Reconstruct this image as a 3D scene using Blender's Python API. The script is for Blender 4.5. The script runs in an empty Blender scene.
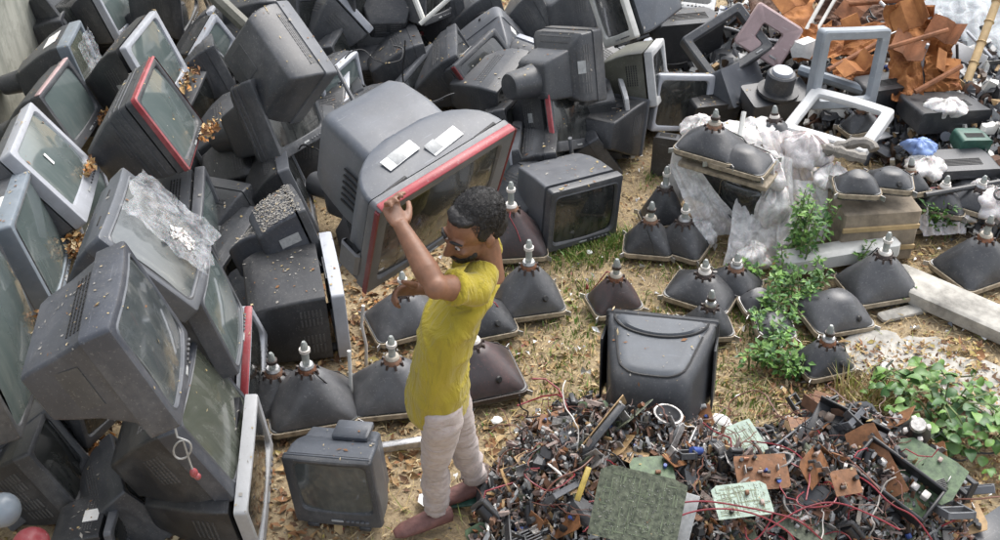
import bpy, bmesh, math, random
import numpy as np
from mathutils import Vector, Matrix, Euler, noise, Quaternion

random.seed(7); RNG = np.random.default_rng(7)
S = bpy.context.scene
COL = S.collection
PI = math.pi

# ------------------------------------------------------------------ camera
CAM_H, PITCH, FPX = 3.6, math.radians(36), 1150.0
cam = bpy.data.cameras.new("camera")
cam.sensor_width = 36.0
cam.lens = 36.0 * FPX / 1000.0
cam.clip_start, cam.clip_end = 0.05, 1000.0
camo = bpy.data.objects.new("camera", cam)
camo.location = (0, 0, CAM_H)
camo.rotation_euler = (PI / 2 - PITCH, 0, 0)
COL.objects.link(camo)
S.camera = camo

# ------------------------------------------------------------------ sky, sun, exposure
SUN_EL, SUN_ROT = math.radians(58), math.radians(35)
w = bpy.data.worlds.new("World"); S.world = w; w.use_nodes = True
nt = w.node_tree
bg = nt.nodes["Background"]
sky = nt.nodes.new("ShaderNodeTexSky"); sky.sky_type = 'NISHITA'; sky.sun_disc = False
sky.sun_elevation = SUN_EL; sky.sun_rotation = SUN_ROT
sky.air_density = 1.0; sky.dust_density = 4.0; sky.ozone_density = 1.0
hs = nt.nodes.new("ShaderNodeHueSaturation"); hs.inputs["Saturation"].default_value = 0.35
nt.links.new(sky.outputs[0], hs.inputs["Color"]); nt.links.new(hs.outputs[0], bg.inputs["Color"])
bg.inputs["Strength"].default_value = 0.15
sun = bpy.data.lights.new("sun", 'SUN'); sun.energy = 0.8; sun.angle = math.radians(55); sun.color = (1.0, 0.96, 0.9)
suno = bpy.data.objects.new("sun", sun)
sd = Vector((math.sin(SUN_ROT) * math.cos(SUN_EL), math.cos(SUN_ROT) * math.cos(SUN_EL), math.sin(SUN_EL)))
suno.rotation_euler = (-sd).to_track_quat('-Z', 'Y').to_euler()
suno.location = (0, 0, 12)
COL.objects.link(suno)
S.view_settings.view_transform = 'Standard'; S.view_settings.look = 'None'
S.view_settings.exposure = 1.2; S.view_settings.gamma = 1.0
S.cycles.max_bounces = 6; S.cycles.transparent_max_bounces = 10
S.cycles.use_denoising = True

# ------------------------------------------------------------------ pixel of the photograph (1000 x 540) -> point at height z
def at(u, v, z=0.0):
    d = Vector((0, math.cos(PITCH), -math.sin(PITCH))) + Vector((1, 0, 0)) * ((u - 500) / FPX) + Vector((0, math.sin(PITCH), math.cos(PITCH))) * ((270 - v) / FPX)
    return Vector((0, 0, CAM_H)) + d * ((z - CAM_H) / d.z)

# ------------------------------------------------------------------ materials
MATS = {}
def _new(name):
    m = bpy.data.materials.new(name); m.use_nodes = True
    MATS[name] = m
    n = m.node_tree.nodes
    return m, m.node_tree, n["Principled BSDF"]
def _tex(t, scale, detail=4, rough=0.6, coord='Object', dist=0.0):
    tc = t.nodes.new("ShaderNodeTexCoord"); no = t.nodes.new("ShaderNodeTexNoise")
    no.inputs["Scale"].default_value = scale; no.inputs["Detail"].default_value = detail; no.inputs["Roughness"].default_value = rough
    no.inputs["Distortion"].default_value = dist
    t.links.new(tc.outputs[coord], no.inputs["Vector"])
    return no
def _ramp(t, src, a, b):
    r = t.nodes.new("ShaderNodeMapRange"); r.inputs[1].default_value = a; r.inputs[2].default_value = b
    t.links.new(src, r.inputs[0]); return r.outputs[0]
def _mix(t, fac, c1, c2):
    m = t.nodes.new("ShaderNodeMix"); m.data_type = 'RGBA'
    if isinstance(fac, float): m.inputs[0].default_value = fac
    else: t.links.new(fac, m.inputs[0])
    for i, c in ((6, c1), (7, c2)):
        if isinstance(c, tuple): m.inputs[i].default_value = (*c, 1)
        else: t.links.new(c, m.inputs[i])
    return m.outputs[2]
def _bump(t, p, src, strength, dist=0.01):
    b = t.nodes.new("ShaderNodeBump"); b.inputs["Strength"].default_value = strength; b.inputs["Distance"].default_value = dist
    t.links.new(src, b.inputs["Height"]); t.links.new(b.outputs[0], p.inputs["Normal"])
def _math(t, op, a, b):
    m = t.nodes.new("ShaderNodeMath"); m.operation = op; m.use_clamp = True
    for i, x in ((0, a), (1, b)):
        if isinstance(x, (int, float)): m.inputs[i].default_value = x
        else: t.links.new(x, m.inputs[i])
    return m.outputs[0]
def plastic(name, c, rough=0.45, dust=0.35, dustc=(0.27, 0.26, 0.245), var=0.25, coat=0.0):
    """moulded plastic: uneven tone, scuffs, settled dust in blotches"""
    m, t, p = _new(name)
    n1 = _tex(t, 5, 5, 0.65); n2 = _tex(t, 38, 4, 0.7); n3 = _tex(t, 2.2, 6, 0.7, dist=0.6)
    oi = t.nodes.new("ShaderNodeObjectInfo")
    dk = tuple(x * (1 - var) for x in c); lt = tuple(min(1, x * (1 + var)) for x in c)
    base = _mix(t, _ramp(t, n1.outputs[0], 0.3, 0.7), dk, lt)
    base = _mix(t, _math(t, 'MULTIPLY', oi.outputs["Random"], 0.35), base, tuple(x * 0.55 + 0.02 for x in c))
    d = _math(t, 'MULTIPLY', _ramp(t, n3.outputs[0], 0.45, 0.72), _ramp(t, n2.outputs[0], 0.25, 0.75))
    base = _mix(t, _math(t, 'MULTIPLY', d, min(1, dust * 1.35)), base, dustc)
    n4 = _tex(t, 110, 2, 0.6); base = _mix(t, _math(t, 'MULTIPLY', _ramp(t, n4.outputs[0], 0.62, 0.7), dust * .8), base, dustc)
    # thin pale scratches
    tc = t.nodes.new("ShaderNodeTexCoord"); mp = t.nodes.new("ShaderNodeMapping"); mp.inputs["Scale"].default_value = (3, 40, 26); mp.inputs["Rotation"].default_value = (0.4, 0.7, 0.3)
    sc = t.nodes.new("ShaderNodeTexNoise"); sc.inputs["Scale"].default_value = 2.2; sc.inputs["Detail"].default_value = 3
    t.links.new(tc.outputs["Object"], mp.inputs[0]); t.links.new(mp.outputs[0], sc.inputs["Vector"])
    base = _mix(t, _math(t, 'MULTIPLY', _ramp(t, sc.outputs[0], 0.67, 0.74), 0.4), base, tuple(min(0.7, x * 2.2 + 0.06) for x in c))
    t.links.new(base, p.inputs["Base Color"])
    t.links.new(_ramp2(t, _math(t, 'ADD', _math(t, 'MULTIPLY', n1.outputs[0], 0.3), d), rough - 0.1, rough + 0.3), p.inputs["Roughness"])
    p.inputs["Coat Weight"].default_value = coat
    _bump(t, p, n2.outputs[0], 0.12, 0.004)
    return m
def _ramp2(t, src, lo, hi):
    r = t.nodes.new("ShaderNodeMapRange"); r.inputs[3].default_value = lo; r.inputs[4].default_value = hi
    t.links.new(src, r.inputs[0]); return r.outputs[0]
def simple(name, c, rough=0.6, var=0.3, scale=20, bump=0.2, metal=0.0, c2=None, spec=None):
    m, t, p = _new(name)
    n1 = _tex(t, scale, 5, 0.65)
    t.links.new(_mix(t, _ramp(t, n1.outputs[0], 0.32, 0.68), tuple(x * (1 - var) for x in c), c2 or tuple(min(1, x * (1 + var)) for x in c)), p.inputs["Base Color"])
    p.inputs["Roughness"].default_value = rough; p.inputs["Metallic"].default_value = metal
    if spec is not None: p.inputs["Specular IOR Level"].default_value = spec
    if bump: _bump(t, p, n1.outputs[0], bump, 0.01)
    return m
def glass_screen(name, c, rough=0.09, dust=0.4):
    """picture tube glass over grey phosphor, streaked with dust"""
    m, t, p = _new(name)
    n1 = _tex(t, 3.5, 6, 0.7, dist=0.8); n2 = _tex(t, 60, 3, 0.7)
    tc = t.nodes.new("ShaderNodeTexCoord"); mp = t.nodes.new("ShaderNodeMapping"); mp.inputs["Scale"].default_value = (26, 26, 2.5); mp.inputs["Rotation"].default_value = (0, 0.35, 0)
    st = t.nodes.new("ShaderNodeTexNoise"); st.inputs["Scale"].default_value = 1.0; st.inputs["Detail"].default_value = 4
    t.links.new(tc.outputs["Object"], mp.inputs[0]); t.links.new(mp.outputs[0], st.inputs["Vector"])
    d = _math(t, 'MULTIPLY', _ramp(t, n1.outputs[0], 0.42, 0.75), _ramp(t, st.outputs[0], 0.35, 0.7))
    t.links.new(_mix(t, _math(t, 'MULTIPLY', d, dust), c, (0.36, 0.37, 0.34)), p.inputs["Base Color"])
    t.links.new(_ramp2(t, _math(t, 'ADD', _math(t, 'MULTIPLY', d, 0.8), _math(t, 'MULTIPLY', n2.outputs[0], 0.15)), rough, rough + 0.4), p.inputs["Roughness"])
    p.inputs["Coat Weight"].default_value = 0.9; p.inputs["Coat Roughness"].default_value = 0.05
    return m

plastic("bluegrey", (0.075, 0.085, 0.102), 0.40, 0.28)
plastic("slateblue", (0.050, 0.056, 0.070), 0.38, 0.3)
plastic("midgrey", (0.11, 0.117, 0.13), 0.42, 0.3)
plastic("charcoal", (0.054, 0.058, 0.065), 0.42, 0.4)
plastic("black", (0.029, 0.031, 0.035), 0.4, 0.28)
plastic("darkolive", (0.10, 0.10, 0.075), 0.5, 0.4)
plastic("silver", (0.40, 0.42, 0.46), 0.38, 0.35)
plastic("bluesilver", (0.20, 0.235, 0.27), 0.36, 0.3)
plastic("palegrey", (0.56, 0.57, 0.57), 0.45, 0.35)
plastic("offwhite", (0.66, 0.66, 0.62), 0.45, 0.3)
plastic("dirty", (0.17, 0.155, 0.135), 0.6, 0.9, (0.42, 0.38, 0.31))
plastic("redtrim", (0.33, 0.045, 0.055), 0.4, 0.55, (0.42, 0.30, 0.29))
plastic("darkred", (0.14, 0.015, 0.02), 0.4, 0.3)
plastic("pinktrim", (0.46, 0.33, 0.33), 0.4, 0.5)
plastic("ventdust", (0.075, 0.076, 0.078), 0.6, 0.5)
plastic("vent", (0.008, 0.008, 0.009), 0.6, 0.25)
simple("label", (0.78, 0.78, 0.76), 0.6, 0.08, 30, 0.05)
simple("labelgrey", (0.33, 0.34, 0.34), 0.6, 0.2, 60, 0.05)
glass_screen("screen_green", (0.095, 0.122, 0.12))
glass_screen("screen_grey", (0.055, 0.065, 0.068))
glass_screen("screen_dark", (0.012, 0.014, 0.014), 0.2, 0.25)
glass_screen("screen_olive", (0.075, 0.085, 0.065), 0.2, 0.7)

# ------------------------------------------------------------------ mesh building
class MB:
    def __init__(s): s.v = []; s.f = []; s.m = []
    def add(s, vs, fs, mi=0):
        o = len(s.v); s.v.extend(vs); s.f.extend([tuple(i + o for i in f) for f in fs]); s.m.extend([mi] * len(fs)); return s
    def loft(s, loops, c0=True, c1=True, mi=0, closed=True):
        n = len(loops[0]); vs = [p for L in loops for p in L]; fs = []
        for i in range(len(loops) - 1):
            for j in range(n if closed else n - 1):
                a = i * n + j; b = i * n + (j + 1) % n
                fs.append((a, b, b + n, a + n))
        if c0: fs.append(tuple(range(n - 1, -1, -1)))
        if c1: fs.append(tuple((len(loops) - 1) * n + j for j in range(n)))
        return s.add(vs, fs, mi)
    def box(s, c, size, M=None, b=0.0, mi=0):
        x, y, z = (k / 2 for k in size); c = Vector(c); b = min(b, 0.45 * min(size))
        def ring(ix, iz):
            X, Y = x - ix, y - ix
            if b: q = [(X, -Y + b), (X, Y - b), (X - b, Y), (-X + b, Y), (-X, Y - b), (-X, -Y + b), (-X + b, -Y), (X - b, -Y)]
            else: q = [(X, -Y), (X, Y), (-X, Y), (-X, -Y)]
            return [Vector((p[0], p[1], iz)) for p in q]
        L = [ring(b, -z), ring(0, -z + b), ring(0, z - b), ring(b, z)] if b else [ring(0, -z), ring(0, z)]
        L = [[(M @ p if M else p) + c for p in l] for l in L]
        return s.loft(L, mi=mi)
    def tube(s, pts, r, n=8, mi=0, caps=True):
        pts = [Vector(p) for p in pts]; loops = []; N = len(pts)
        up = Vector((0.31, 0.22, 0.93)); 
        for i, p in enumerate(pts):
            t = (pts[min(i + 1, N - 1)] - pts[max(i - 1, 0)]); t = t.normalized() if t.length > 1e-9 else Vector((0, 0, 1))
            u = t.cross(up); 
            if u.length < 1e-3: u = t.cross(Vector((1, 0, 0)))
            u.normalize(); q = t.cross(u); up = -u.cross(t) if False else up
            ri = r[i] if isinstance(r, (list, tuple)) else r
            rx, ry = ri if isinstance(ri, (list, tuple)) else (ri, ri)
            loops.append([p + u * (rx * math.cos(2 * PI * k / n)) + q * (ry * math.sin(2 * PI * k / n)) for k in range(n)])
        return s.loft(loops, caps, caps, mi)
    def disc(s, c, axis, r, h, n=14, mi=0, r2=None):
        c = Vector(c); a = Vector(axis).normalized()
        return s.tube([c, c + a * h], [r, r if r2 is None else r2], n, mi)
    def ell(s, c, r, M=None, nu=14, nv=9, mi=0):
        c = Vector(c); loops = []
        for i in range(1, nv):
            th = PI * i / nv
            L = [Vector((r[0] * math.sin(th) * math.cos(2 * PI * k / nu), r[1] * math.sin(th) * math.sin(2 * PI * k / nu), -r[2] * math.cos(th))) for k in range(nu)]
            loops.append([(M @ p if M else p) + c for p in L])
        return s.loft(loops, True, True, mi)
    def slat(s, p, u, v, nrm, su, sv, sn, mi=0):
        """small block: centre p, half axes along unit vectors u, v and thickness sn along nrm"""
        p = Vector(p); u = Vector(u) * su / 2; v = Vector(v) * sv / 2; q = Vector(nrm) * sn / 2
        vs = [p + a * u + b * v + c * q for c in (-1, 1) for a, b in ((-1, -1), (1, -1), (1, 1), (-1, 1))]
        return s.add(vs, [(3, 2, 1, 0), (4, 5, 6, 7), (0, 1, 5, 4), (1, 2, 6, 5), (2, 3, 7, 6), (3, 0, 4, 7)], mi)
    def mesh(s, name, mats, smooth=True, angle=38):
        me = bpy.data.meshes.new(name); me.from_pydata([tuple(p) for p in s.v], [], s.f)
        for m in (mats if isinstance(mats, (list, tuple)) else [mats]): me.materials.append(MATS[m] if isinstance(m, str) else m)
        if any(s.m): me.polygons.foreach_set("material_index", s.m)
        bm = bmesh.new(); bm.from_mesh(me); bmesh.ops.recalc_face_normals(bm, faces=bm.faces); bm.to_mesh(me); bm.free()
        if smooth:
            me.polygons.foreach_set("use_smooth", [True] * len(me.polygons)); me.set_sharp_from_angle(angle=math.radians(angle))
        me.update(); return me
    def obj(s, name, mats, parent=None, smooth=True, angle=38, label=None, kind=None):
        o = bpy.data.objects.new(name, s.mesh(name, mats, smooth, angle)); COL.objects.link(o)
        if parent is not None: o.parent = parent
        if label: o['label'] = label
        if kind: o['kind'] = kind
        return o
def tag(o, label, cat, group=None, kind=None):
    o['label'] = label; o['category'] = cat
    if group: o['group'] = group
    if kind: o['kind'] = kind
    return o
def thing(name, label, cat, M=None, group=None):
    o = bpy.data.objects.new(name, None); o.empty_display_size = 0.1; COL.objects.link(o)
    if M is not None: o.matrix_world = M
    return tag(o, label, cat, group)
def pose(x, y, z, a=0.0, b=0.0, c=0.0, s=1.0):
    return Matrix.Translation((x, y, z)) @ Euler((a, b, c)).to_matrix().to_4x4() @ Matrix.Scale(s, 4)
def dup(root, M, label=None):
    """copy of a thing with copies of its parts and sub-parts (mesh data shared)"""
    r = root.copy(); COL.objects.link(r); r.matrix_world = M
    if label: r['label'] = label
    for ch in list(root.children):
        c = ch.copy(); COL.objects.link(c); c.parent = r
        for g in list(ch.children):
            d = g.copy(); COL.objects.link(d); d.parent = c
    return r
def rr(hw, hh, r, n=4, m=3):
    """rounded rectangle, counter-clockwise, with m extra points on every side"""
    r = min(r, hw * 0.98, hh * 0.98); P = []
    cs = [(hw - r, hh - r, 0), (-hw + r, hh - r, 90), (-hw + r, -hh + r, 180), (hw - r, -hh + r, 270)]
    for k, (cx, cz, a0) in enumerate(cs):
        for i in range(n + 1):
            a = math.radians(a0 + 90 * i / n); P.append((cx + r * math.cos(a), cz + r * math.sin(a)))
        nx, nz, na = cs[(k + 1) % 4]
        e = (nx + r * math.cos(math.radians(na)), nz + r * math.sin(math.radians(na))); q = P[-1]
        for i in range(1, m + 1):
            f = i / (m + 1); P.append((q[0] + (e[0] - q[0]) * f, q[1] + (e[1] - q[1]) * f))
    return P
def fbm(p, o=4): return noise.fractal(Vector(p), 1.0, 2.0, o)
LABELS = set()
def where(base, p, marks):
    """a label that says where a repeat lies, by the nearest things one can find"""
    near = sorted(marks, key=lambda m: (m[0] - p).length)
    def rel(m):
        d = p - m[0]
        if abs(d.x) > abs(d.y) * .8: return 'just right of' if d.x > 0 else 'just left of'
        return 'behind' if d.y > 0 else 'in front of'
    c = [base + ' ' + rel(near[i]) + ' the ' + near[i][1] for i in (0, 1)] + [base + ' between the ' + near[0][1] + ' and the ' + near[1][1], base + ' ' + rel(near[2]) + ' the ' + near[2][1], base + ' between the ' + near[0][1] + ' and the ' + near[2][1], base + ' between the ' + near[1][1] + ' and the ' + near[2][1]] + [base + ' ' + rel(near[i]) + ' the ' + near[i][1] for i in (3, 4)] + [base + ' between the ' + near[i][1] + ' and the ' + near[j][1] for i, j in ((0, 3), (0, 4), (1, 3), (2, 3))]
    for l in c:
        if l not in LABELS and len(l.split()) <= 16: LABELS.add(l); return l
    return c[0]
plastic('palegrey2', (.42, .43, .44), .45, .5)
# ------------------------------------------------------------------ television sets
#   local frame: screen faces -y, x to the viewer's right, z up, origin in the middle of the front
POSE = dict(
 T1=(0.540,0.430,0.340,-1.130,2.904,1.248,-0.355,0.076,1.759),
 T2=(0.530,0.420,0.400,-1.090,3.236,0.559,-0.413,-0.034,1.633),
 T3=(0.530,0.416,0.426,-0.954,3.232,0.232,-0.010,-0.280,1.623),
 T4=(0.580,0.460,0.450,-1.310,3.657,1.103,-0.722,0.086,1.694),
 T5=(0.470,0.380,0.380,-1.119,3.679,0.751,-0.263,0.044,1.723),
 T6=(0.440,0.351,0.367,-1.079,3.899,0.242,-0.042,-0.521,1.621),
 T7=(0.560,0.450,0.420,-2.009,4.528,0.926,-0.581,0.077,1.751),
 T8=(0.560,0.450,0.420,-1.930,4.022,0.843,-0.213,0.091,1.775),
 T9=(0.660,0.520,0.480,-1.774,3.218,1.001,-0.177,0.073,1.771),
 T10=(0.459,0.379,0.399,-2.398,5.784,0.551,-0.396,-0.016,1.520),
 T11=(0.421,0.361,0.401,-2.510,6.403,0.533,-0.210,0.057,1.692),
 T12=(0.388,0.333,0.370,-2.844,7.203,0.386,-0.170,-0.117,1.646),
 T13=(0.438,0.368,0.368,-2.790,7.813,0.227,-0.164,0.248,3.021),
 T14=(0.520,0.430,0.420,-1.982,6.135,0.653,-0.344,-0.004,1.481),
 T15=(0.500,0.420,0.420,-1.597,4.978,0.936,-0.468,0.040,1.651),
 T16=(0.347,0.292,0.310,-1.809,6.775,0.418,-0.193,-0.473,1.176),
 T17=(0.489,0.447,0.425,-1.114,5.495,0.684,-0.435,0.156,1.162),
 T18=(0.500,0.420,0.260,-1.093,5.600,0.900,0.315,-0.566,2.305),
 T19=(0.428,0.370,0.389,-1.123,6.310,0.218,-0.044,0.166,-2.946),
 T20=(0.480,0.400,0.420,-0.848,7.281,0.295,-0.342,0.021,-3.027),
 T20b=(0.390,0.331,0.351,-0.437,6.668,0.241,-0.516,-0.436,0.896),
 T21=(0.469,0.379,0.379,-0.085,7.138,0.301,-0.216,0.677,-3.115),
 T22=(0.453,0.413,0.394,0.467,6.185,0.618,0.095,0.302,2.241),
 T23=(0.440,0.420,0.400,0.634,6.344,0.877,0.144,-0.553,-1.195),
 T24=(0.397,0.340,0.321,0.995,6.468,0.414,-0.220,0.189,1.251),
 T25=(0.450,0.411,0.391,0.781,6.287,0.226,-0.157,0.061,1.613),
 T26=(0.460,0.400,0.420,0.440,5.958,0.392,-0.424,0.296,0.855),
 T27=(0.460,0.380,0.400,0.459,5.186,0.203,0.004,0.057,0.527),
 T28=(0.434,0.358,0.377,1.149,6.411,0.226,-0.185,0.216,0.431),
 T29=(0.480,0.400,0.400,1.289,7.705,0.475,-1.070,0.015,-0.238),
 T33=(0.329,0.296,0.296,-0.478,7.283,0.170,-0.539,0.229,1.334),
 T34=(0.440,0.380,0.400,-0.047,6.476,0.414,-0.620,-0.212,0.947),
 T35=(0.401,0.344,0.344,-1.460,4.906,0.380,-0.148,-0.216,1.697),
 T36=(0.317,0.376,0.257,-0.932,4.741,0.426,-0.263,0.109,1.955),
 T36b=(0.341,0.360,0.285,-0.997,4.672,0.341,-0.428,0.126,1.292),
 T37=(0.485,0.408,0.437,-0.771,4.458,0.223,-0.024,-0.088,1.813),
 T38=(0.359,0.305,0.323,-0.572,5.104,0.204,-0.530,0.349,0.955),
 T39=(0.416,0.357,0.377,-0.613,5.215,0.309,-0.099,-0.000,1.018),
 T40=(0.500,0.430,0.280,-1.080,5.319,0.343,-0.289,0.056,1.812),
 T41=(0.385,0.332,0.350,-1.314,5.625,0.273,-0.130,-0.424,1.827),
 T42=(0.499,0.419,0.419,-2.392,8.135,0.247,-0.310,-0.093,-2.945),
 T45=(0.474,0.383,0.410,-1.780,3.414,0.216,-0.407,0.077,1.683),
 T47=(0.261,0.228,0.244,-1.479,3.058,0.107,-0.081,0.091,1.680),
 T48=(0.346,0.294,0.311,0.341,7.693,0.180,-0.476,0.245,1.145),
 T50=(0.435,0.379,0.398,0.360,5.762,0.203,-0.179,-0.040,1.500),
 T51=(0.404,0.349,0.367,0.716,6.285,0.161,0.367,0.040,2.713),
 T52=(0.423,0.368,0.386,0.117,6.075,0.229,-0.280,0.212,1.308),
 T53=(0.419,0.365,0.383,-2.105,7.698,0.260,-0.237,-0.477,1.769),
 T54=(0.460,0.400,0.420,-0.776,7.426,0.614,-0.422,-0.020,-3.023),
 small=(0.370,0.355,0.190,-0.667,3.172,0.197,-0.017,-0.090,-0.201),
 carry=(0.640,0.500,0.480,-0.213,3.461,1.341,0.374,-0.107,0.778),
 back=(0.500,0.400,0.400,0.725,3.968,0.259,0.175,0.061,2.894),
)
def lp(P, y, zoff=0.0, bow=0.0, hw=1.0):
    return [Vector((p[0], y - bow * (1 - (p[0] / hw) ** 2), p[1] + zoff)) for p in P]
STY = {  # housing profiles: (width scale, height scale, depth fraction, z shift as a fraction of h)
 'taper': [(.97, .97, .17, 0), (.96, .96, .3, 0), (.86, .84, .52, -.02), (.72, .68, .72, -.05), (.58, .52, .92, -.08), (.53, .47, 1.0, -.09)],
 'step':  [(.97, .97, .17, 0), (.95, .95, .36, 0), (.90, .88, .42, -.02), (.66, .66, .5, -.06), (.58, .56, .84, -.1), (.54, .5, .9, -.11)],
 'box':   [(.97, .97, .2, 0), (.96, .95, .5, -.0), (.93, .90, .72, -.01), (.88, .82, .9, -.02), (.82, .76, 1.0, -.03)],
 'wedge': [(.975, .975, .19, 0), (.95, .93, .24, .015), (.92, .80, .36, .055), (.86, .62, .62, .095), (.82, .50, .9, .12), (.80, .44, 1.0, .125)],
 'arc':   [(.98, .97, .13, 0), (.98, .96, .17, 0), (.95, .95, .24, 0), (.89, .94, .31, 0), (.79, .92, .38, 0), (.66, .90, .44, 0), (.5, .88, .49, 0), (.3, .86, .52, 0)],
}
def prof(st, h, d, w, y):
    """half width, half height and z shift of a housing at depth y"""
    y = y / d
    for a, b in zip(st, st[1:]):
        if a[2] <= y <= b[2] + 1e-6:
            k = (y - a[2]) / (b[2] - a[2]); g = [a[i] + (b[i] - a[i]) * k for i in (0, 1, 3)]
            return g[0] * w / 2, g[1] * h / 2, g[2] * h, (b[0] - a[0]) / (b[2] - a[2]) * w / 2 / d, ((b[1] - a[1]) * h / 2 + (b[3] - a[3]) * h) / ((b[2] - a[2]) * d), ((b[1] - a[1]) * h / 2 - (b[3] - a[3]) * h) / ((b[2] - a[2]) * d)
    b = st[-1]; return b[0] * w / 2, b[1] * h / 2, b[3] * h, 0, 0, 0
def surf(st, w, h, d, side, y, f):
    """point, across, along and normal on a housing face; f in -1..1 across the face"""
    hw, hh, zo, dx, dt, db = prof(st, h, d, w, y)
    if side == 'top': a = Vector((0, 1, dt)).normalized(); return Vector((f * hw, y, zo + hh)), Vector((1, 0, 0)), a, Vector((1, 0, 0)).cross(a)
    if side == 'left': a = Vector((-dx, 1, 0)).normalized(); return Vector((-hw, y, zo + f * hh)), Vector((0, 0, 1)), a, Vector((0, 0, 1)).cross(a)
    if side == 'right': a = Vector((dx, 1, 0)).normalized(); return Vector((hw, y, zo + f * hh)), Vector((0, 0, 1)), a, -Vector((0, 0, 1)).cross(a)
    if side == 'bottom': a = Vector((0, 1, -db)).normalized(); return Vector((f * hw, y, zo - hh)), Vector((1, 0, 0)), a, -Vector((1, 0, 0)).cross(a)
    return Vector((f * hw, d * st[-1][2], zo)), Vector((1, 0, 0)), Vector((0, 0, 1)), Vector((0, 1, 0))
def vents(mb, st, w, h, d, side, y0, y1, f0, f1, rows, cols, along=True):
    for i in range(rows):
        for j in range(cols):
            y = y0 + (y1 - y0) * (i + .5) / rows; f = f0 + (f1 - f0) * (j + .5) / cols
            p, u, a, n = surf(st, w, h, d, side, y * d, f)
            hw, hh, *_ = prof(st, h, d, w, y * d); ext = hw if side in ('top', 'bottom') else hh
            mb.slat(p, u, a, n, abs(f1 - f0) * ext / cols * .8, abs(y1 - y0) * d / rows * .45, .004)
def tv(key, label, bez='charcoal', hous='black', style='taper', scr='screen_grey', trim=None, neck=0, bd=.07, brd=(.035, .035, .035, .06), bow=.004, r=.009, vent=('top', 'left'), stick=None, rib=False, screen=True, slots=False, foot=True, name='crt_television', cat='television', edge=None, bulge=.022):
    w, h, d = POSE[key][:3]; st = STY[style]
    root = thing(name, label, cat, pose(*POSE[key][3:]), 'discarded televisions in the heap')
    bl, br, bt, bb = brd; ox = (bl - br) / 2; oz = (bb - bt) / 2; ow = w / 2 - (bl + br) / 2; oh = h / 2 - (bb + bt) / 2
    O = lambda s, y, e=0: [Vector((p[0] + ox, y - bow * (1 - ((p[0] + ox) / (w / 2)) ** 2), p[1] + oz)) for p in rr(ow + s, oh + s, .03 + e)]
    mb = MB()
    L = [O(-.004, .03), O(0, .012), O(.006, .004), lp(rr(w / 2 - .010, h / 2 - .010, r), 0, 0, bow, w / 2), lp(rr(w / 2 - .003, h / 2 - .003, r + .004), .003, 0, bow, w / 2), lp(rr(w / 2, h / 2, r + .006), .011, 0, bow, w / 2), lp(rr(w / 2, h / 2, r + .006), bd), lp(rr(w / 2 - .012, h / 2 - .012, r), bd + .003), lp(rr(w / 2 - .04, h / 2 - .04, r), bd + .002)]
    mb.loft(L, False, False)
    fb = mb.obj('front_bezel', bez, root)
    if edge:   # a lighter lip round the opening
        MB().loft([O(.004, .0035), O(.010, -.001), O(.016, .0035)], False, False).obj('screen_surround', edge, root)
    if screen:
        L = []
        for s_ in (1.0, .93, .8, .62, .42, .2, .05):
            P = rr(ow * s_ + .002, oh * s_ + .002, .03 * s_ + .004)
            L.append([Vector((p[0] + ox, .022 - bow - bulge * (1 - (p[0] / ow) ** 2) * .6 - bulge * (1 - (p[1] / oh) ** 2) * .4, p[1] + oz)) for p in P])
        MB().loft(L, False, True).obj('screen', scr, root, angle=60)
    # housing
    st2 = [s for s in st]
    mb = MB(); L = []
    for (sx, sz, t, zo) in st2:
        L.append(lp(rr(sx * w / 2, sz * h / 2, .015, 4, 3), max(t * d, bd - .005), zo * h))
    s_ = st2[-1]; L.append(lp(rr(s_[0] * w / 2 - .012, s_[1] * h / 2 - .012, .02), s_[2] * d + .008, s_[3] * h))
    mb.loft(L, True, True)
    if style == 'arc':
        R = [(.60, .86, .12, 0), (.60, .86, .62, 0), (.57, .80, .9, -.01), (.52, .72, 1.0, -.015)]
        mb.loft([lp(rr(a * w / 2, b * h / 2, .035), t * d, zo * h) for a, b, t, zo in R] + [lp(rr(.46 * w / 2, .66 * h / 2, .03), d * 1.02, -.015 * h)])
    ho = mb.obj('housing', hous, root)
    if rib:
        mb = MB()
        for t in (.26, .34, .44):
            hw, hh, zo, *_ = prof(st, h, d, w, t * d)
            mb.loft([lp(rr(hw + .001, hh + .001, .026), t * d - .005, zo), lp(rr(hw + .005, hh + .005, .028), t * d - .003, zo), lp(rr(hw + .005, hh + .005, .028), t * d + .003, zo), lp(rr(hw + .001, hh + .001, .026), t * d + .005, zo)], False, False)
        mb.obj('rib', hous, ho, kind='stuff')
    if neck:
        e = st[-1]; y = e[2] * d if style != 'arc' else d; rn = .3 * min(w, h) * (1 if neck < 2 else 1.15)
        mb = MB(); mb.tube([(0, y - .01, e[3] * h), (0, y + .03, e[3] * h), (0, y + .10 + .03 * neck, e[3] * h), (0, y + .115 + .03 * neck, e[3] * h)], [rn * .72, rn * .64, rn * .56, rn * .5], 20)
        mb.obj('neck_cover', hous, root)
    if trim:
        tm, sides = trim
        mb = MB(); t0, t1 = .0, .022
        if sides == 'all':
            mb.loft([lp(rr(w / 2 - .002, h / 2 - .002, r + .006), t1 + .006), lp(rr(w / 2 + .005, h / 2 + .005, r + .009), t1 + .004), lp(rr(w / 2 + .005, h / 2 + .005, r + .009), .002), lp(rr(w / 2 - .004, h / 2 - .004, r + .004), -.002 - bow * .3)], False, False)
        else:
            for sd_ in sides.split('+'):
                if sd_ == 'left': mb.box((-w / 2 - .001, .014, 0), (.012, .034, h * .97), None, .004)
                if sd_ == 'right': mb.box((w / 2 + .001, .014, 0), (.012, .034, h * .97), None, .004)
                if sd_ == 'top': mb.box((0, .014, h / 2 + .001), (w * .97, .034, .012), None, .004)
                if sd_ == 'bottom': mb.box((0, .014, -h / 2 - .001), (w * .97, .034, .012), None, .004)
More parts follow.
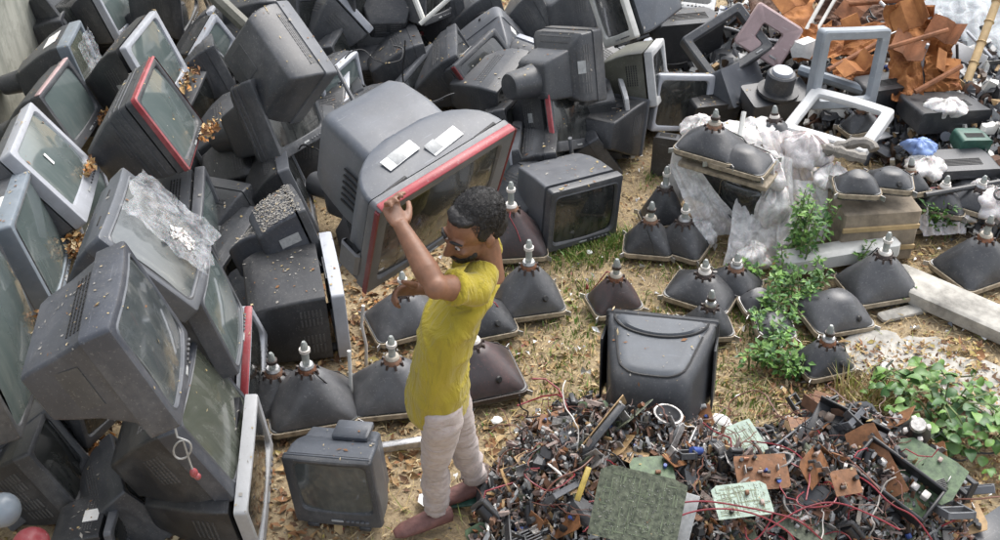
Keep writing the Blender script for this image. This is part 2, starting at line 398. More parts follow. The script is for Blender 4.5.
        mb.obj('trim_strip', tm, root)
    if vent:
        mb = MB()
        for sd_ in vent:
            if sd_ == 'top': vents(mb, st, w, h, d, 'top', .34, .52, -.7, .7, 4, 14) if style != 'arc' else None
            elif sd_ in ('left', 'right'): vents(mb, st, w, h, d, sd_, .32, .55, -.2, .6, 5, 9) if style != 'arc' else None
            elif sd_ == 'grid': vents(mb, st, w, h, d, 'left', .25, .5, -.75, -.1, 6, 2); vents(mb, st, w, h, d, 'left', .25, .5, .15, .7, 6, 2)
            elif sd_ == 'bottom': vents(mb, st, w, h, d, 'bottom', .3, .6, -.6, .6, 6, 8)
            elif sd_ == 'back':
                e = st[-1]
                for i in range(7):
                    for j in (-1, 1): mb.slat((j * e[0] * w * .2, e[2] * d + .008, e[3] * h + e[1] * h * (.36 - .1 * i)), (1, 0, 0), (0, 0, 1), (0, 1, 0), e[0] * w * .3, e[1] * h * .045, .004)
        if mb.v: mb.obj('vent_grille', 'ventdust' if hous in ('black', 'charcoal') else 'vent', ho, kind='stuff')
    # jack plate and rating label on the back
    e = st[-1]; 
    if style in ('taper', 'step', 'box'):
        MB().box((e[0] * w * .18, e[2] * d + .008, e[3] * h - e[1] * h * .12), (e[0] * w * .42, .004, e[1] * h * .3), None, .001).obj('jack_plate', 'charcoal', ho)
    # controls under the screen
    mb = MB()
    zc = -h / 2 + bb * .42
    for k in range(5): mb.box((w * (.12 + .055 * k), -bow - .003 + .004, zc), (.016, .010, .008), None, .002)
    mb.obj('control_button', 'charcoal' if bez not in ('charcoal', 'black') else 'midgrey', fb, kind='stuff')
    MB().box((0, -bow - .0008, zc), (.05, .004, .010), None, .001).obj('badge', 'labelgrey', fb)
    if slots:
        MB().box((-w * .22, bd * .45, h / 2 + .0008), (.07, .008, .003)).obj('top_slot', 'vent', fb); MB().box((w * .18, bd * .5, h / 2 + .0008), (.05, .007, .003)).obj('top_slot', 'vent', fb)
    rs = random.Random(key)
    if not stick and style in ('taper', 'step', 'box') and rs.random() < .5: stick = [(rs.choice(['top', 'left']), .40, rs.uniform(-.4, .4), rs.uniform(.05, .09), rs.uniform(.03, .06), rs.choice(['label', 'labelgrey', 'labelgrey']))]
    if stick:
        for (sd_, y, f, su, sv, mat) in stick:
            p, u, a, n = surf(st, w, h, d, sd_, y * d, f); MB().slat(p + n * .0015, u, a, n, su, sv, .0015).obj('sticker', mat, root)
    if foot:
        for sx in (-1, 1): MB().box((sx * w * .3, d * .2, -h / 2 - .006), (.05, .09, .02), None, .004).obj('foot', 'black', root)
    return root

T = 'tilted television with '
tv('T1', 'big blue-grey television with dark grey screen, looped cable hanging from its lower corner', 'slateblue', 'slateblue', 'wedge', 'screen_grey', bd=.10, brd=(.045, .045, .045, .05), bow=.018, r=.012, vent=('top',), edge='bluegrey', stick=[('left', .62, .0, .16, .10, 'charcoal')])
tv('T2', 'dark television under the big blue-grey one, its olive screen streaked with dust', 'slateblue', 'black', 'taper', 'screen_olive', bd=.07, brd=(.07, .03, .03, .03), bow=.015, edge='midgrey')
tv('T3', 'television seen edge-on with rust-spotted white bezel, lowest in front of the heap', 'palegrey2', 'black', 'taper', 'screen_dark', bd=.05)
tv('T4', 'grey television with torn clear packing film stuck over its screen', 'bluegrey', 'slateblue', 'taper', 'screen_grey', bd=.075, brd=(.04, .04, .05, .05), bow=.018, slots=True, edge='midgrey')
tv('T5', 'grey television with pale green screen and two dark slots on its top edge', 'slateblue', 'black', 'taper', 'screen_green', bd=.075, bow=.014, slots=True, edge='midgrey', brd=(.03, .03, .03, .03))
tv('T6', 'edge-on television with a red stripe along its silver bezel', 'silver', 'charcoal', 'taper', 'screen_dark', trim=('redtrim', 'top'), bd=.05)
tv('T7', 'silver-framed television with green-grey screen by the wall, dry leaves in its corner', 'silver', 'midgrey', 'taper', 'screen_green', bd=.06, brd=(.05, .04, .04, .085), bow=.003, vent=())
MB().box((-.07, -.006, .05), (.02, .003, .06), None, .0005).obj('sticker', 'label', [o for o in COL.objects if o.get('label', '').startswith('silver-framed television with green')][0])
tv('T8', 'blue-grey television with black screen border and white sticker on top', 'bluesilver', 'midgrey', 'taper', 'screen_green', bd=.075, brd=(.05, .03, .035, .04), bow=.003, edge='black', stick=[('top', .2, -.1, .13, .05, 'label')], vent=())
tv('T9', 'huge television with rounded green screen cut by the left picture edge', 'charcoal', 'charcoal', 'taper', 'screen_green', bd=.08, brd=(.035, .035, .035, .035), bow=.012, bulge=.045)
tv('T10', 'dark-bezelled television with a faded pink stripe on top, beside the wall', 'charcoal', 'charcoal', 'taper', 'screen_green', trim=('pinktrim', 'top'), neck=2, bd=.06, vent=())
tv('T11', 'small silver-grey television with white label on top and peeling film on screen', 'bluesilver', 'charcoal', 'taper', 'screen_olive', neck=1, stick=[('top', .36, 0, .18, .09, 'label')], vent=())
tv('T12', 'dark television with neck cover pointing at the wall, highest beside the wall', 'charcoal', 'charcoal', 'taper', 'screen_dark', neck=1)
tv('T13', 'black television seen from behind with thin pale bezel edge, near the wall', 'palegrey', 'black', 'box', 'screen_dark', bd=.03, vent=('back',))
tv('T14', 'silver-framed television standing behind the red-edged one', 'silver', 'black', 'taper', 'screen_green', bd=.04, brd=(.05, .045, .035, .045), bow=.003)
tv('T15', 'black television with a bright red edge all round its bezel', 'charcoal', 'charcoal', 'taper', 'screen_green', trim=('redtrim', 'all'), bd=.06, brd=(.04, .03, .035, .035), bow=.003, rib=True)
tv('T16', 'small silver monitor with a bright white reflection on its screen', 'silver', 'black', 'taper', 'screen_green', bd=.04, name='crt_monitor', cat='monitor')
tv('T17', 'dark television with thick grey neck cover sticking out to the left', 'charcoal', 'charcoal', 'step', 'screen_dark', neck=2.2, vent=('top', 'grid'), rib=True)
tv('T18', 'large grey television leaning face up-right and seen from behind, top of the heap', 'midgrey', 'charcoal', 'box', 'screen_dark', bd=.085, vent=('top',))
tv('T19', 'black television back with slotted vents under the large leaning grey one', 'midgrey', 'black', 'taper', 'screen_dark', bd=.03, vent=('back', 'top', 'right'))
tv('T20', 'wide black television back with white printed symbols along its upper rim', 'charcoal', 'black', 'step', 'screen_dark', bd=.08, vent=('back',))
tv('T20b', 'grey television corner standing between the carried set and the wide black back', 'midgrey', 'midgrey', 'taper', 'screen_dark', bd=.04)
tv('T21', 'grey television lying on its side with curved pale top and two white marks', 'midgrey', 'midgrey', 'box', 'screen_dark', bd=.12, r=.04, bow=.03, vent=())
tv('T22', 'black television with round grey shoulder and neck cover pointing left', 'charcoal', 'charcoal', 'step', 'screen_dark', neck=2, vent=('top', 'grid'))
tv('T23', 'white-framed monitor facing left above the olive one', 'offwhite', 'bluegrey', 'taper', 'screen_dark', bd=.035, brd=(.05, .05, .05, .055), bow=.003, name='crt_monitor', cat='monitor')
tv('T24', 'olive-backed monitor with white bezel ring', 'palegrey', 'darkolive', 'box', 'screen_dark', bd=.05, brd=(.035, .035, .04, .05), name='crt_monitor', cat='monitor', vent=('left',))
tv('T25', 'black television with thin white bezel edge and slotted side beside the path', 'palegrey', 'black', 'box', 'screen_dark', bd=.025, neck=1.5, vent=('grid', 'top'))
tv('T26', 'black television with vertical red bezel strip in the middle of the heap', 'charcoal', 'black', 'taper', 'screen_dark', trim=('redtrim', 'left'), bd=.04)
tv('T27', 'grey box television with black screen standing upright on the grass', 'charcoal', 'midgrey', 'box', 'screen_dark', bd=.05, brd=(.04, .04, .05, .045), vent=(), edge='charcoal', bow=.003)
tv('T28', 'dark-screened monitor with rounded silver top standing at the end of the path', 'silver', 'charcoal', 'taper', 'screen_dark', bd=.05, brd=(.03, .05, .04, .035), name='crt_monitor', cat='monitor')
tv('T29', 'black mesh-sided monitor lying face up with white rim at the top of the heap', 'palegrey', 'black', 'box', 'screen_dark', bd=.05, name='crt_monitor', cat='monitor', vent=('bottom', 'top'))
tv('T33', 'small pale television with dark red edge behind the carried set', 'darkred', 'midgrey', 'taper', 'screen_dark', bd=.03, trim=('darkred', 'left'))
tv('T34', 'charcoal television with white label and thin dark red edge behind the carried set', 'charcoal', 'charcoal', 'taper', 'screen_dark', bd=.05, trim=('darkred', 'left'), stick=[('top', .42, .1, .12, .09, 'label')])
tv('T35', 'small television with film-wrapped pale top next to the film-covered grey one', 'midgrey', 'midgrey', 'box', 'screen_green', bd=.05, bow=.003, vent=('top',))
tv('T36', 'box-shaped television with thick pale dirt on top and grey label on its side', 'charcoal', 'slateblue', 'box', 'screen_green', bd=.04, vent=(), stick=[('left', .5, .35, .05, .1, 'labelgrey')])
tv('T36b', 'dark set with flaking dirty top wedged behind the dirt-topped box television', 'charcoal', 'slateblue', 'box', 'screen_dark', bd=.04, vent=())
tv('T37', 'black television with slotted side and stickered silver bezel behind the tubes', 'silver', 'black', 'box', 'screen_dark', bd=.06, vent=('grid',), stick=[('top', .12, .2, .16, .03, 'label')])
tv('T38', 'grey faceted television corner just under the carried set', 'midgrey', 'midgrey', 'taper', 'screen_dark', bd=.04)
tv('T39', 'television with round grey neck cover poking out behind the carried set', 'charcoal', 'midgrey', 'step', 'screen_dark', neck=2)
tv('T40', 'dark television with narrow grey bezel behind the dirt-topped box', 'midgrey', 'black', 'taper', 'screen_dark', bd=.06)
tv('T41', 'dusty black slotted television lying under the one with thick neck cover', 'black', 'black', 'taper', 'screen_dark', vent=('top', 'left', 'grid'))
tv('T42', 'black television back at the upper picture edge left of the leaning grey one', 'black', 'black', 'step', 'screen_dark', vent=('back', 'top'))
tv('T45', 'black television with dark screen under the huge green-screened one', 'charcoal', 'black', 'taper', 'screen_dark', bd=.07, vent=('left', 'grid'))
tv('T47', 'small dark set with grey bezel edge at the bottom picture edge', 'midgrey', 'black', 'box', 'screen_dark', bd=.03)
tv('T48', 'tiny silver-framed monitor peeking out between two dark sets', 'silver', 'charcoal', 'taper', 'screen_dark', bd=.03, name='crt_monitor', cat='monitor')
tv('T50', 'black television behind the picture tube at the heap edge', 'black', 'black', 'taper', 'screen_dark', vent=('left', 'top'))
tv('T51', 'black set leaning into the path with thin grey edge', 'midgrey', 'black', 'taper', 'screen_dark', bd=.03)
tv('T52', 'shaded black television right behind the red edge of the carried set', 'black', 'black', 'step', 'screen_dark', vent=('left', 'top'))
tv('T53', 'dark television back wedged behind the small silver monitor', 'black', 'black', 'taper', 'screen_dark')
tv('T54', 'black television back at the upper picture edge above the printed one', 'black', 'black', 'taper', 'screen_dark', vent=('back',))
small = tv('small', 'small grey-topped television standing alone on the leaf litter', 'charcoal', 'bluegrey', 'box', 'screen_grey', bd=.03, brd=(.045, .03, .03, .075), bow=.006, vent=())
carry = tv('carry', 'large grey television with red front edge carried on the man\'s shoulder', 'midgrey', 'bluegrey', 'arc', 'screen_dark', trim=('redtrim', 'top'), bd=.055, brd=(.05, .06, .05, .05), bow=.004, r=.012, vent=())
# ------------------------------------------------------------------ setting
def ground_mat():
    m, t, p = _new("soil")
    n1 = _tex(t, 1.3, 6, 0.65); n2 = _tex(t, 14, 6, 0.75); n3 = _tex(t, 70, 3, 0.7)
    c = _mix(t, _ramp(t, n1.outputs[0], .35, .65), (0.25, 0.19, 0.115), (0.37, 0.29, 0.18))
    c = _mix(t, _ramp(t, n2.outputs[0], .4, .7), c, (0.42, 0.33, 0.20))
    c = _mix(t, _math(t, 'MULTIPLY', _ramp(t, n3.outputs[0], .45, .7), 0.7), c, (0.11, 0.075, 0.045))
    t.links.new(c, p.inputs["Base Color"]); p.inputs["Roughness"].default_value = 0.9
    _bump(t, p, n2.outputs[0], 0.6, 0.02)
ground_mat()
def wall_mat():
    m, t, p = _new("concrete_wall")
    tc = t.nodes.new("ShaderNodeTexCoord"); mp = t.nodes.new("ShaderNodeMapping"); mp.inputs["Scale"].default_value = (7, 7, .9)
    st = t.nodes.new("ShaderNodeTexNoise"); st.inputs["Scale"].default_value = 1.6; st.inputs["Detail"].default_value = 6
    t.links.new(tc.outputs["Object"], mp.inputs[0]); t.links.new(mp.outputs[0], st.inputs["Vector"])
    n2 = _tex(t, 9, 6, .7)
    c = _mix(t, _ramp(t, st.outputs[0], .35, .68), (0.38, 0.38, 0.33), (0.20, 0.21, 0.18))
    c = _mix(t, _math(t, 'MULTIPLY', _ramp(t, n2.outputs[0], .5, .75), .6), c, (0.13, 0.14, 0.11))
    t.links.new(c, p.inputs["Base Color"]); p.inputs["Roughness"].default_value = .9
    _bump(t, p, n2.outputs[0], .4, .01)
wall_mat()
simple("concrete", (0.36, 0.345, 0.31), .9, .5, 7, .8)
simple("straw", (0.42, 0.32, 0.15), .8, .35, 9, 0)
for i, c in enumerate([(0.32, 0.20, 0.09), (0.23, 0.11, 0.045), (0.42, 0.30, 0.15), (0.14, 0.075, 0.04), (0.50, 0.40, 0.24), (0.33, 0.26, 0.08)]): simple("dry%d" % i, c, .75, .35, 12, 0)
simple("leaforange", (0.50, 0.22, 0.06), .7, .4, 25, 0); simple("leaftan", (0.52, 0.34, 0.15), .7, .35, 25, 0)
simple("grass", (0.13, 0.22, 0.04), .6, .35, 5, 0); simple("grass2", (0.26, 0.29, 0.07), .6, .35, 5, 0)
def leaf_mat(name, c):
    m, t, p = _new(name); n1 = _tex(t, 9, 4)
    t.links.new(_mix(t, _ramp(t, n1.outputs[0], .3, .7), tuple(x * .6 for x in c), tuple(x * 1.45 for x in c)), p.inputs["Base Color"])
    p.inputs["Roughness"].default_value = .45; p.inputs["Subsurface Weight"].default_value = 0.15; p.inputs["Subsurface Radius"].default_value = (.01, .02, .004)
leaf_mat("leaf", (0.085, 0.19, 0.035)); leaf_mat("leaf2", (0.14, 0.27, 0.05)); leaf_mat("leaf3", (0.05, 0.13, 0.035))
simple("stem", (0.13, 0.17, 0.06), .6, .3, 10, 0)

# uneven ground, one sheet to the horizon
def gz(x, y): return 0.018 * fbm((x * .9, y * .9, 3.1), 3) + 0.008 * fbm((x * 5, y * 5, 1.7), 2)
def warp(n, span, near): return [math.copysign(near * abs(t) + (span - near) * abs(t) ** 5, t) for t in np.linspace(-1, 1, n)]
mb = MB(); xs = warp(161, 250, 5.0); ys = [4.5 + q for q in warp(161, 250, 5.0)]
vs = [Vector((x, y, gz(x, y) - .02)) for y in ys for x in xs]; n = len(xs)
mb.add(vs, [(j * n + i, j * n + i + 1, (j + 1) * n + i + 1, (j + 1) * n + i) for j in range(n - 1) for i in range(n - 1)])
mb.obj('ground', 'soil', angle=180, kind='structure')

mb = MB(); nx, nz = 120, 16
front = [[Vector((-3.06 + .012 * fbm((y * 2, z * 2, 0)), y, z)) for z in np.linspace(-.1, 2.4, nz)] for y in np.linspace(1, 13, nx)]
for side in (0,):
    vs = [p for c_ in front for p in c_]
    mb.add(vs, [(i * nz + j, i * nz + j + 1, (i + 1) * nz + j + 1, (i + 1) * nz + j) for i in range(nx - 1) for j in range(nz - 1)])
wall_root = thing('boundary_wall', 'weathered grey-green concrete wall with streaks behind the television heap', 'wall')
mb.obj('render_coat', 'concrete_wall', wall_root, angle=180)
MB().box((-3.2, 7, 1.14), (.24, 12, 2.5), None, .01).obj('wall_core', 'concrete_wall', wall_root)
MB().box((-3.17, 7, 2.43), (.36, 12.1, .09), None, .015).obj('coping', 'concrete', wall_root)

# loose small geometry, built with arrays
def chips(name, P, L, W, N, mats, mi, label, cat=None, fold=.25, kind='stuff', parent=None):
    """flat folded flakes: centre P, length L, width W, unit normal N"""
    k = len(P); N = N / np.linalg.norm(N, axis=1)[:, None]
    a = RNG.normal(size=(k, 3)); a -= (a * N).sum(1)[:, None] * N; a /= np.linalg.norm(a, axis=1)[:, None]
    b = np.cross(N, a); L = L[:, None]; W = W[:, None]; up = N * W * fold
    V = np.stack([P - a * L / 2, P + b * W / 2 + up, P + a * L / 2, P - b * W / 2 + up], 1).reshape(-1, 3)
    i = np.arange(k) * 4; F = np.stack([i, i + 1, i + 2, i, i + 2, i + 3], 1).reshape(-1)
    me = bpy.data.meshes.new(name); me.vertices.add(len(V)); me.vertices.foreach_set("co", V.ravel())
    me.loops.add(len(F)); me.loops.foreach_set("vertex_index", F); me.polygons.add(2 * k); me.polygons.foreach_set("loop_start", np.arange(0, 6 * k, 3))
    for m in mats: me.materials.append(MATS[m])
    me.polygons.foreach_set("material_index", np.repeat(mi, 2)); me.update(calc_edges=True)
    o = bpy.data.objects.new(name, me); COL.objects.link(o); o['kind'] = kind; o['label'] = label
    if cat: o['category'] = cat
    if parent: o.parent = parent
    return o
def upn(k, tilt=.6):
    n = RNG.normal(size=(k, 3)) * tilt; n[:, 2] = np.abs(n[:, 2]) * .3 + 1; return n
k = 105000
X = RNG.uniform(-2.4, 4.4, k); Y = np.concatenate([RNG.uniform(1.6, 5.2, k * 2 // 3), RNG.uniform(5.0, 9.5, k - k * 2 // 3)])
Z = np.array([gz(x, y) for x, y in zip(X, Y)]) - .02 + np.abs(RNG.normal(size=k)) * .010
patch = np.array([fbm((x * 1.1, y * 1.1, 9)) for x, y in zip(X, Y)])
keep = RNG.random(k) < np.clip(.62 + 1.5 * patch, .16, 1); X, Y, Z, patch = X[keep], Y[keep], Z[keep], patch[keep]; k = len(X)
mi = RNG.choice(6, k, p=[.24, .16, .25, .12, .17, .06])
left = X < .1
mi = np.where(left & (RNG.random(k) < .3), RNG.choice([1, 3, 0], k), mi)
sz = np.where(left, RNG.gamma(2.6, .0085, k), RNG.gamma(2, .0075, k))
chips('leaf_litter', np.stack([X, Y, Z], 1), sz * 1.3, sz * .62, upn(k), ['dry%d' % i for i in range(6)], mi, 'brown dry leaf litter spread over the yard', 'leaf litter')
k = 42000
X = RNG.uniform(-.6, 4.4, k); Y = RNG.uniform(2.2, 8.5, k)
Z = np.array([gz(x, y) for x, y in zip(X, Y)]) - .012 + np.abs(RNG.normal(size=k)) * .012
chips('straw', np.stack([X, Y, Z], 1), RNG.gamma(4, .018, k), RNG.uniform(.0025, .005, k), upn(k, .35), ['straw', 'dry4', 'dry2', 'grass2'], RNG.choice(4, k, p=[.42, .3, .18, .1]), 'dry straw matted over the bare ground', 'straw')
# pale crumbs, paper and grit
k = 3200
X = RNG.uniform(-1.2, 4.2, k); Y = RNG.uniform(2.2, 8.5, k); Z = np.array([gz(x, y) for x, y in zip(X, Y)]) + .006
chips('grit', np.stack([X, Y, Z], 1), RNG.gamma(2.5, .009, k), RNG.gamma(2.5, .006, k), upn(k), ['label', 'concrete', 'redtrim', 'midgrey'], RNG.choice(4, k, p=[.45, .3, .05, .2]), 'pale grit and paper crumbs on the straw', 'grit', fold=.6)

def grass(name, spots, label, mats=('grass', 'grass2', 'leaf2')):
    V = []; F = []; MI = []
    for (u, v, r, n, hgt) in spots:
        c = at(u, v)
        for _ in range(n):
            a = random.uniform(0, 2 * PI); q = r * math.sqrt(random.random()); b = c + Vector((q * math.cos(a), q * math.sin(a) , 0)); b.z = gz(b.x, b.y) - .025
            d = Vector((random.gauss(0, .5), random.gauss(0, .5), 0)); hh = hgt * random.uniform(.5, 1.2); wd = Vector((math.cos(a), math.sin(a), 0)) * random.uniform(.002, .0045)
            m_ = b + d * hh * .25 + Vector((0, 0, hh * .6)); t_ = b + d * hh * .8 + Vector((0, 0, hh))
            o = len(V); V += [b - wd, b + wd, m_ + wd * .8, m_ - wd * .8, t_]; F += [(o, o + 1, o + 2, o + 3), (o + 3, o + 2, o + 4)]; mi = random.randrange(3); MI += [mi, mi]
    mb = MB(); mb.v = V; mb.f = F; mb.m = MI
    o = mb.obj(name, list(mats), smooth=False); tag(o, label, 'grass', None, 'stuff'); return o
grass('grass_tuft', [(600, 243, .20, 500, .07), (580, 252, .16, 260, .06), (626, 240, .12, 240, .06), (565, 255, .1, 120, .05)], 'bright green grass tuft in front of the upright grey box television')
grass('grass', [(random.uniform(500, 800), random.uniform(250, 430), .12, 26, .05) for _ in range(70)] + [(random.uniform(560, 600), random.uniform(285, 340), .1, 40, .05) for _ in range(6)] + [(740, 390, .2, 160, .05), (770, 330, .25, 320, .06), (765, 400, .2, 150, .05), (700, 420, .15, 120, .06), (660, 180, .15, 100, .05), (985, 160, .3, 300, .1), (955, 60, .3, 200, .12), (990, 80, .3, 300, .15)], 'thin green grass blades scattered over the straw')
grass('dry_grass_tuft', [(865, 400, .13, 170, .16), (880, 410, .1, 100, .14)], 'tuft of long yellow grass beside the dark overturned tube', ('straw', 'dry4', 'grass2'))

# dry leaves caught between the sets
def leaf_pile(a, b, rad, n, label):
    a, b = Vector(a), Vector(b); k = int(n * 1.5)
    t = RNG.random(k)[:, None]; P = np.array(a) + (np.array(b) - np.array(a)) * t + RNG.normal(size=(k, 3)) * rad * .5
    s = RNG.gamma(6, .0036, k)
    chips('leaf_pile', P, s * 1.25, s * .75, RNG.normal(size=(k, 3)) + np.array([.4, -.3, .6]), ['leaforange', 'leaftan', 'dry1', 'dry4', 'dry3'], RNG.choice(5, k, p=[.2, .35, .25, .12, .08]), label, 'dry leaves', fold=.35)
def onface(key, fx, fz, dy=-.02):
    w, h, d, x, y, z, a, b, c = POSE[key]; return pose(x, y, z, a, b, c) @ Vector((fx * w / 2, dy, fz * h / 2))
leaf_pile(onface('T7', .2, -.62, -.02), onface('T7', .72, -.66, -.02), .02, 80, 'dry leaves gathered in the lower corner of the silver-framed television screen')
leaf_pile(onface('T8', .45, -.78, -.03), onface('T8', 1.0, -.6, -.05), .03, 110, 'strip of dry leaves along the foot of the blue-grey television screen')
leaf_pile(onface('T9', .9, -.6, -.03), onface('T9', 1.05, -.85, -.03), .035, 60, 'dry leaves on the edge of the huge green screen')
leaf_pile(onface('T15', .1, -.95, -.05), onface('T15', .8, -1.0, -.08), .035, 80, 'orange and yellow leaves beneath the red-edged television')
leaf_pile(onface('T45', .35, -.5, -.03), onface('T45', .75, -.95, -.03), .035, 90, 'clump of dry leaves in the dark gap near the bottom edge')
leaf_pile(onface('T10', .35, -.9, -.03), onface('T10', .9, -1, -.04), .03, 40, 'few dry leaves under the pink-striped television')
leaf_pile(onface('T14', .1, -.9, -.05), onface('T14', .9, -.85, -.05), .05, 50, 'brown leaves behind the red-edged television')
leaf_pile(at(372, 330, .02), at(384, 300, .02), .05, 120, 'brown leaves on the ground in the gap below the carried set')

# concrete pieces on the right
def slab(name, label, u, v, z, size, yaw, tilt=(0, 0), cat='concrete slab', bev=.012, mat='concrete'):
    p = at(u, v, z); o = MB().box((0, 0, 0), size, None, bev).obj(name, mat); o.matrix_world = pose(p.x, p.y, p.z, tilt[0], tilt[1], yaw); return tag(o, label, cat)
slab('concrete_beam', 'long broken concrete beam lying at the right picture edge', 985, 318, .045, (1.0, .21, .09), -.72, (0, .02))
def broken_slab(label, u, v, z, sx, sy, yaw, seed):
    q = random.Random(seed); n = 22; L = []
    rad = [1 + .28 * noise.noise(Vector((math.cos(2 * PI * i / n) * 1.7, math.sin(2 * PI * i / n) * 1.7, seed))) + q.uniform(-.05, .05) for i in range(n)]
    for zz, k in ((-.02, .97), (.004, 1), (.010, .985)): L.append([Vector((sx / 2 * k * rad[i] * math.cos(2 * PI * i / n), sy / 2 * k * rad[i] * math.sin(2 * PI * i / n), zz)) for i in range(n)])
    p = at(u, v, z); o = MB().loft(L).obj('concrete_slab', 'concrete'); o.matrix_world = pose(p.x, p.y, p.z, 0, 0, yaw); return tag(o, label, 'concrete slab')
broken_slab('flat pale concrete slab under scattered straw near the loose dark yoke', 872, 352, -.005, .40, .30, .5, 3)
broken_slab('pale flat concrete slab showing through leaves at the right edge', 978, 388, -.006, .42, .40, -.3, 5)
broken_slab('small pale concrete patch among leaves before the beam', 925, 352, -.010, .30, .22, .2, 8)
chips('leaf_litter', np.stack([RNG.uniform(1.25, 2.35, 2600), RNG.uniform(3.35, 4.35, 2600), .002 + np.abs(RNG.normal(size=2600)) * .012], 1), RNG.gamma(3, .008, 2600) * 1.3, RNG.gamma(3, .005, 2600), upn(2600), ['dry%d' % i for i in range(6)], RNG.choice(6, 2600), 'brown leaves and twigs lying over the pale slabs', 'leaf litter')
slab('concrete_slab', 'narrow pale concrete strip before the broken beam', 905, 312, .0, (.3, .07, .04), .35)

# ------------------------------------------------------------------ picture tubes
plastic("graphite", (0.050, 0.052, 0.056), 0.36, 0.35, (0.26, 0.25, 0.24), .3)
plastic("graphite2", (0.085, 0.087, 0.092), 0.36, 0.35, (0.30, 0.29, 0.28), .3)
plastic("graphite_red", (0.060, 0.050, 0.051), 0.36, 0.6, (0.19, 0.085, 0.075), .3)
simple("copper", (0.20, 0.09, 0.05), .4, .5, 40, .4, .5); simple("yokewhite", (0.66, 0.62, 0.57), .5, .2, 20, .1)
simple("dirtywhite", (.38, .34, .28), .6, .3, 20, .1); simple("yokedark", (0.05, 0.035, 0.03), .5, .4, 30, .3); simple("tapebeige", (0.30, 0.25, 0.18), .7, .4, 30, .2)
simple("metal", (0.42, 0.42, 0.42), .4, .35, 30, .2, .7); simple("rustmetal", (0.20, 0.11, 0.07), .7, .5, 20, .4, .2)
simple("cableblack", (0.012, 0.012, 0.012), .5, .3, 20, 0)
m, t, p = _new("neckglass"); p.inputs["Base Color"].default_value = (.42, .45, .43, 1); p.inputs["Roughness"].default_value = .1; p.inputs["Transmission Weight"].default_value = .4
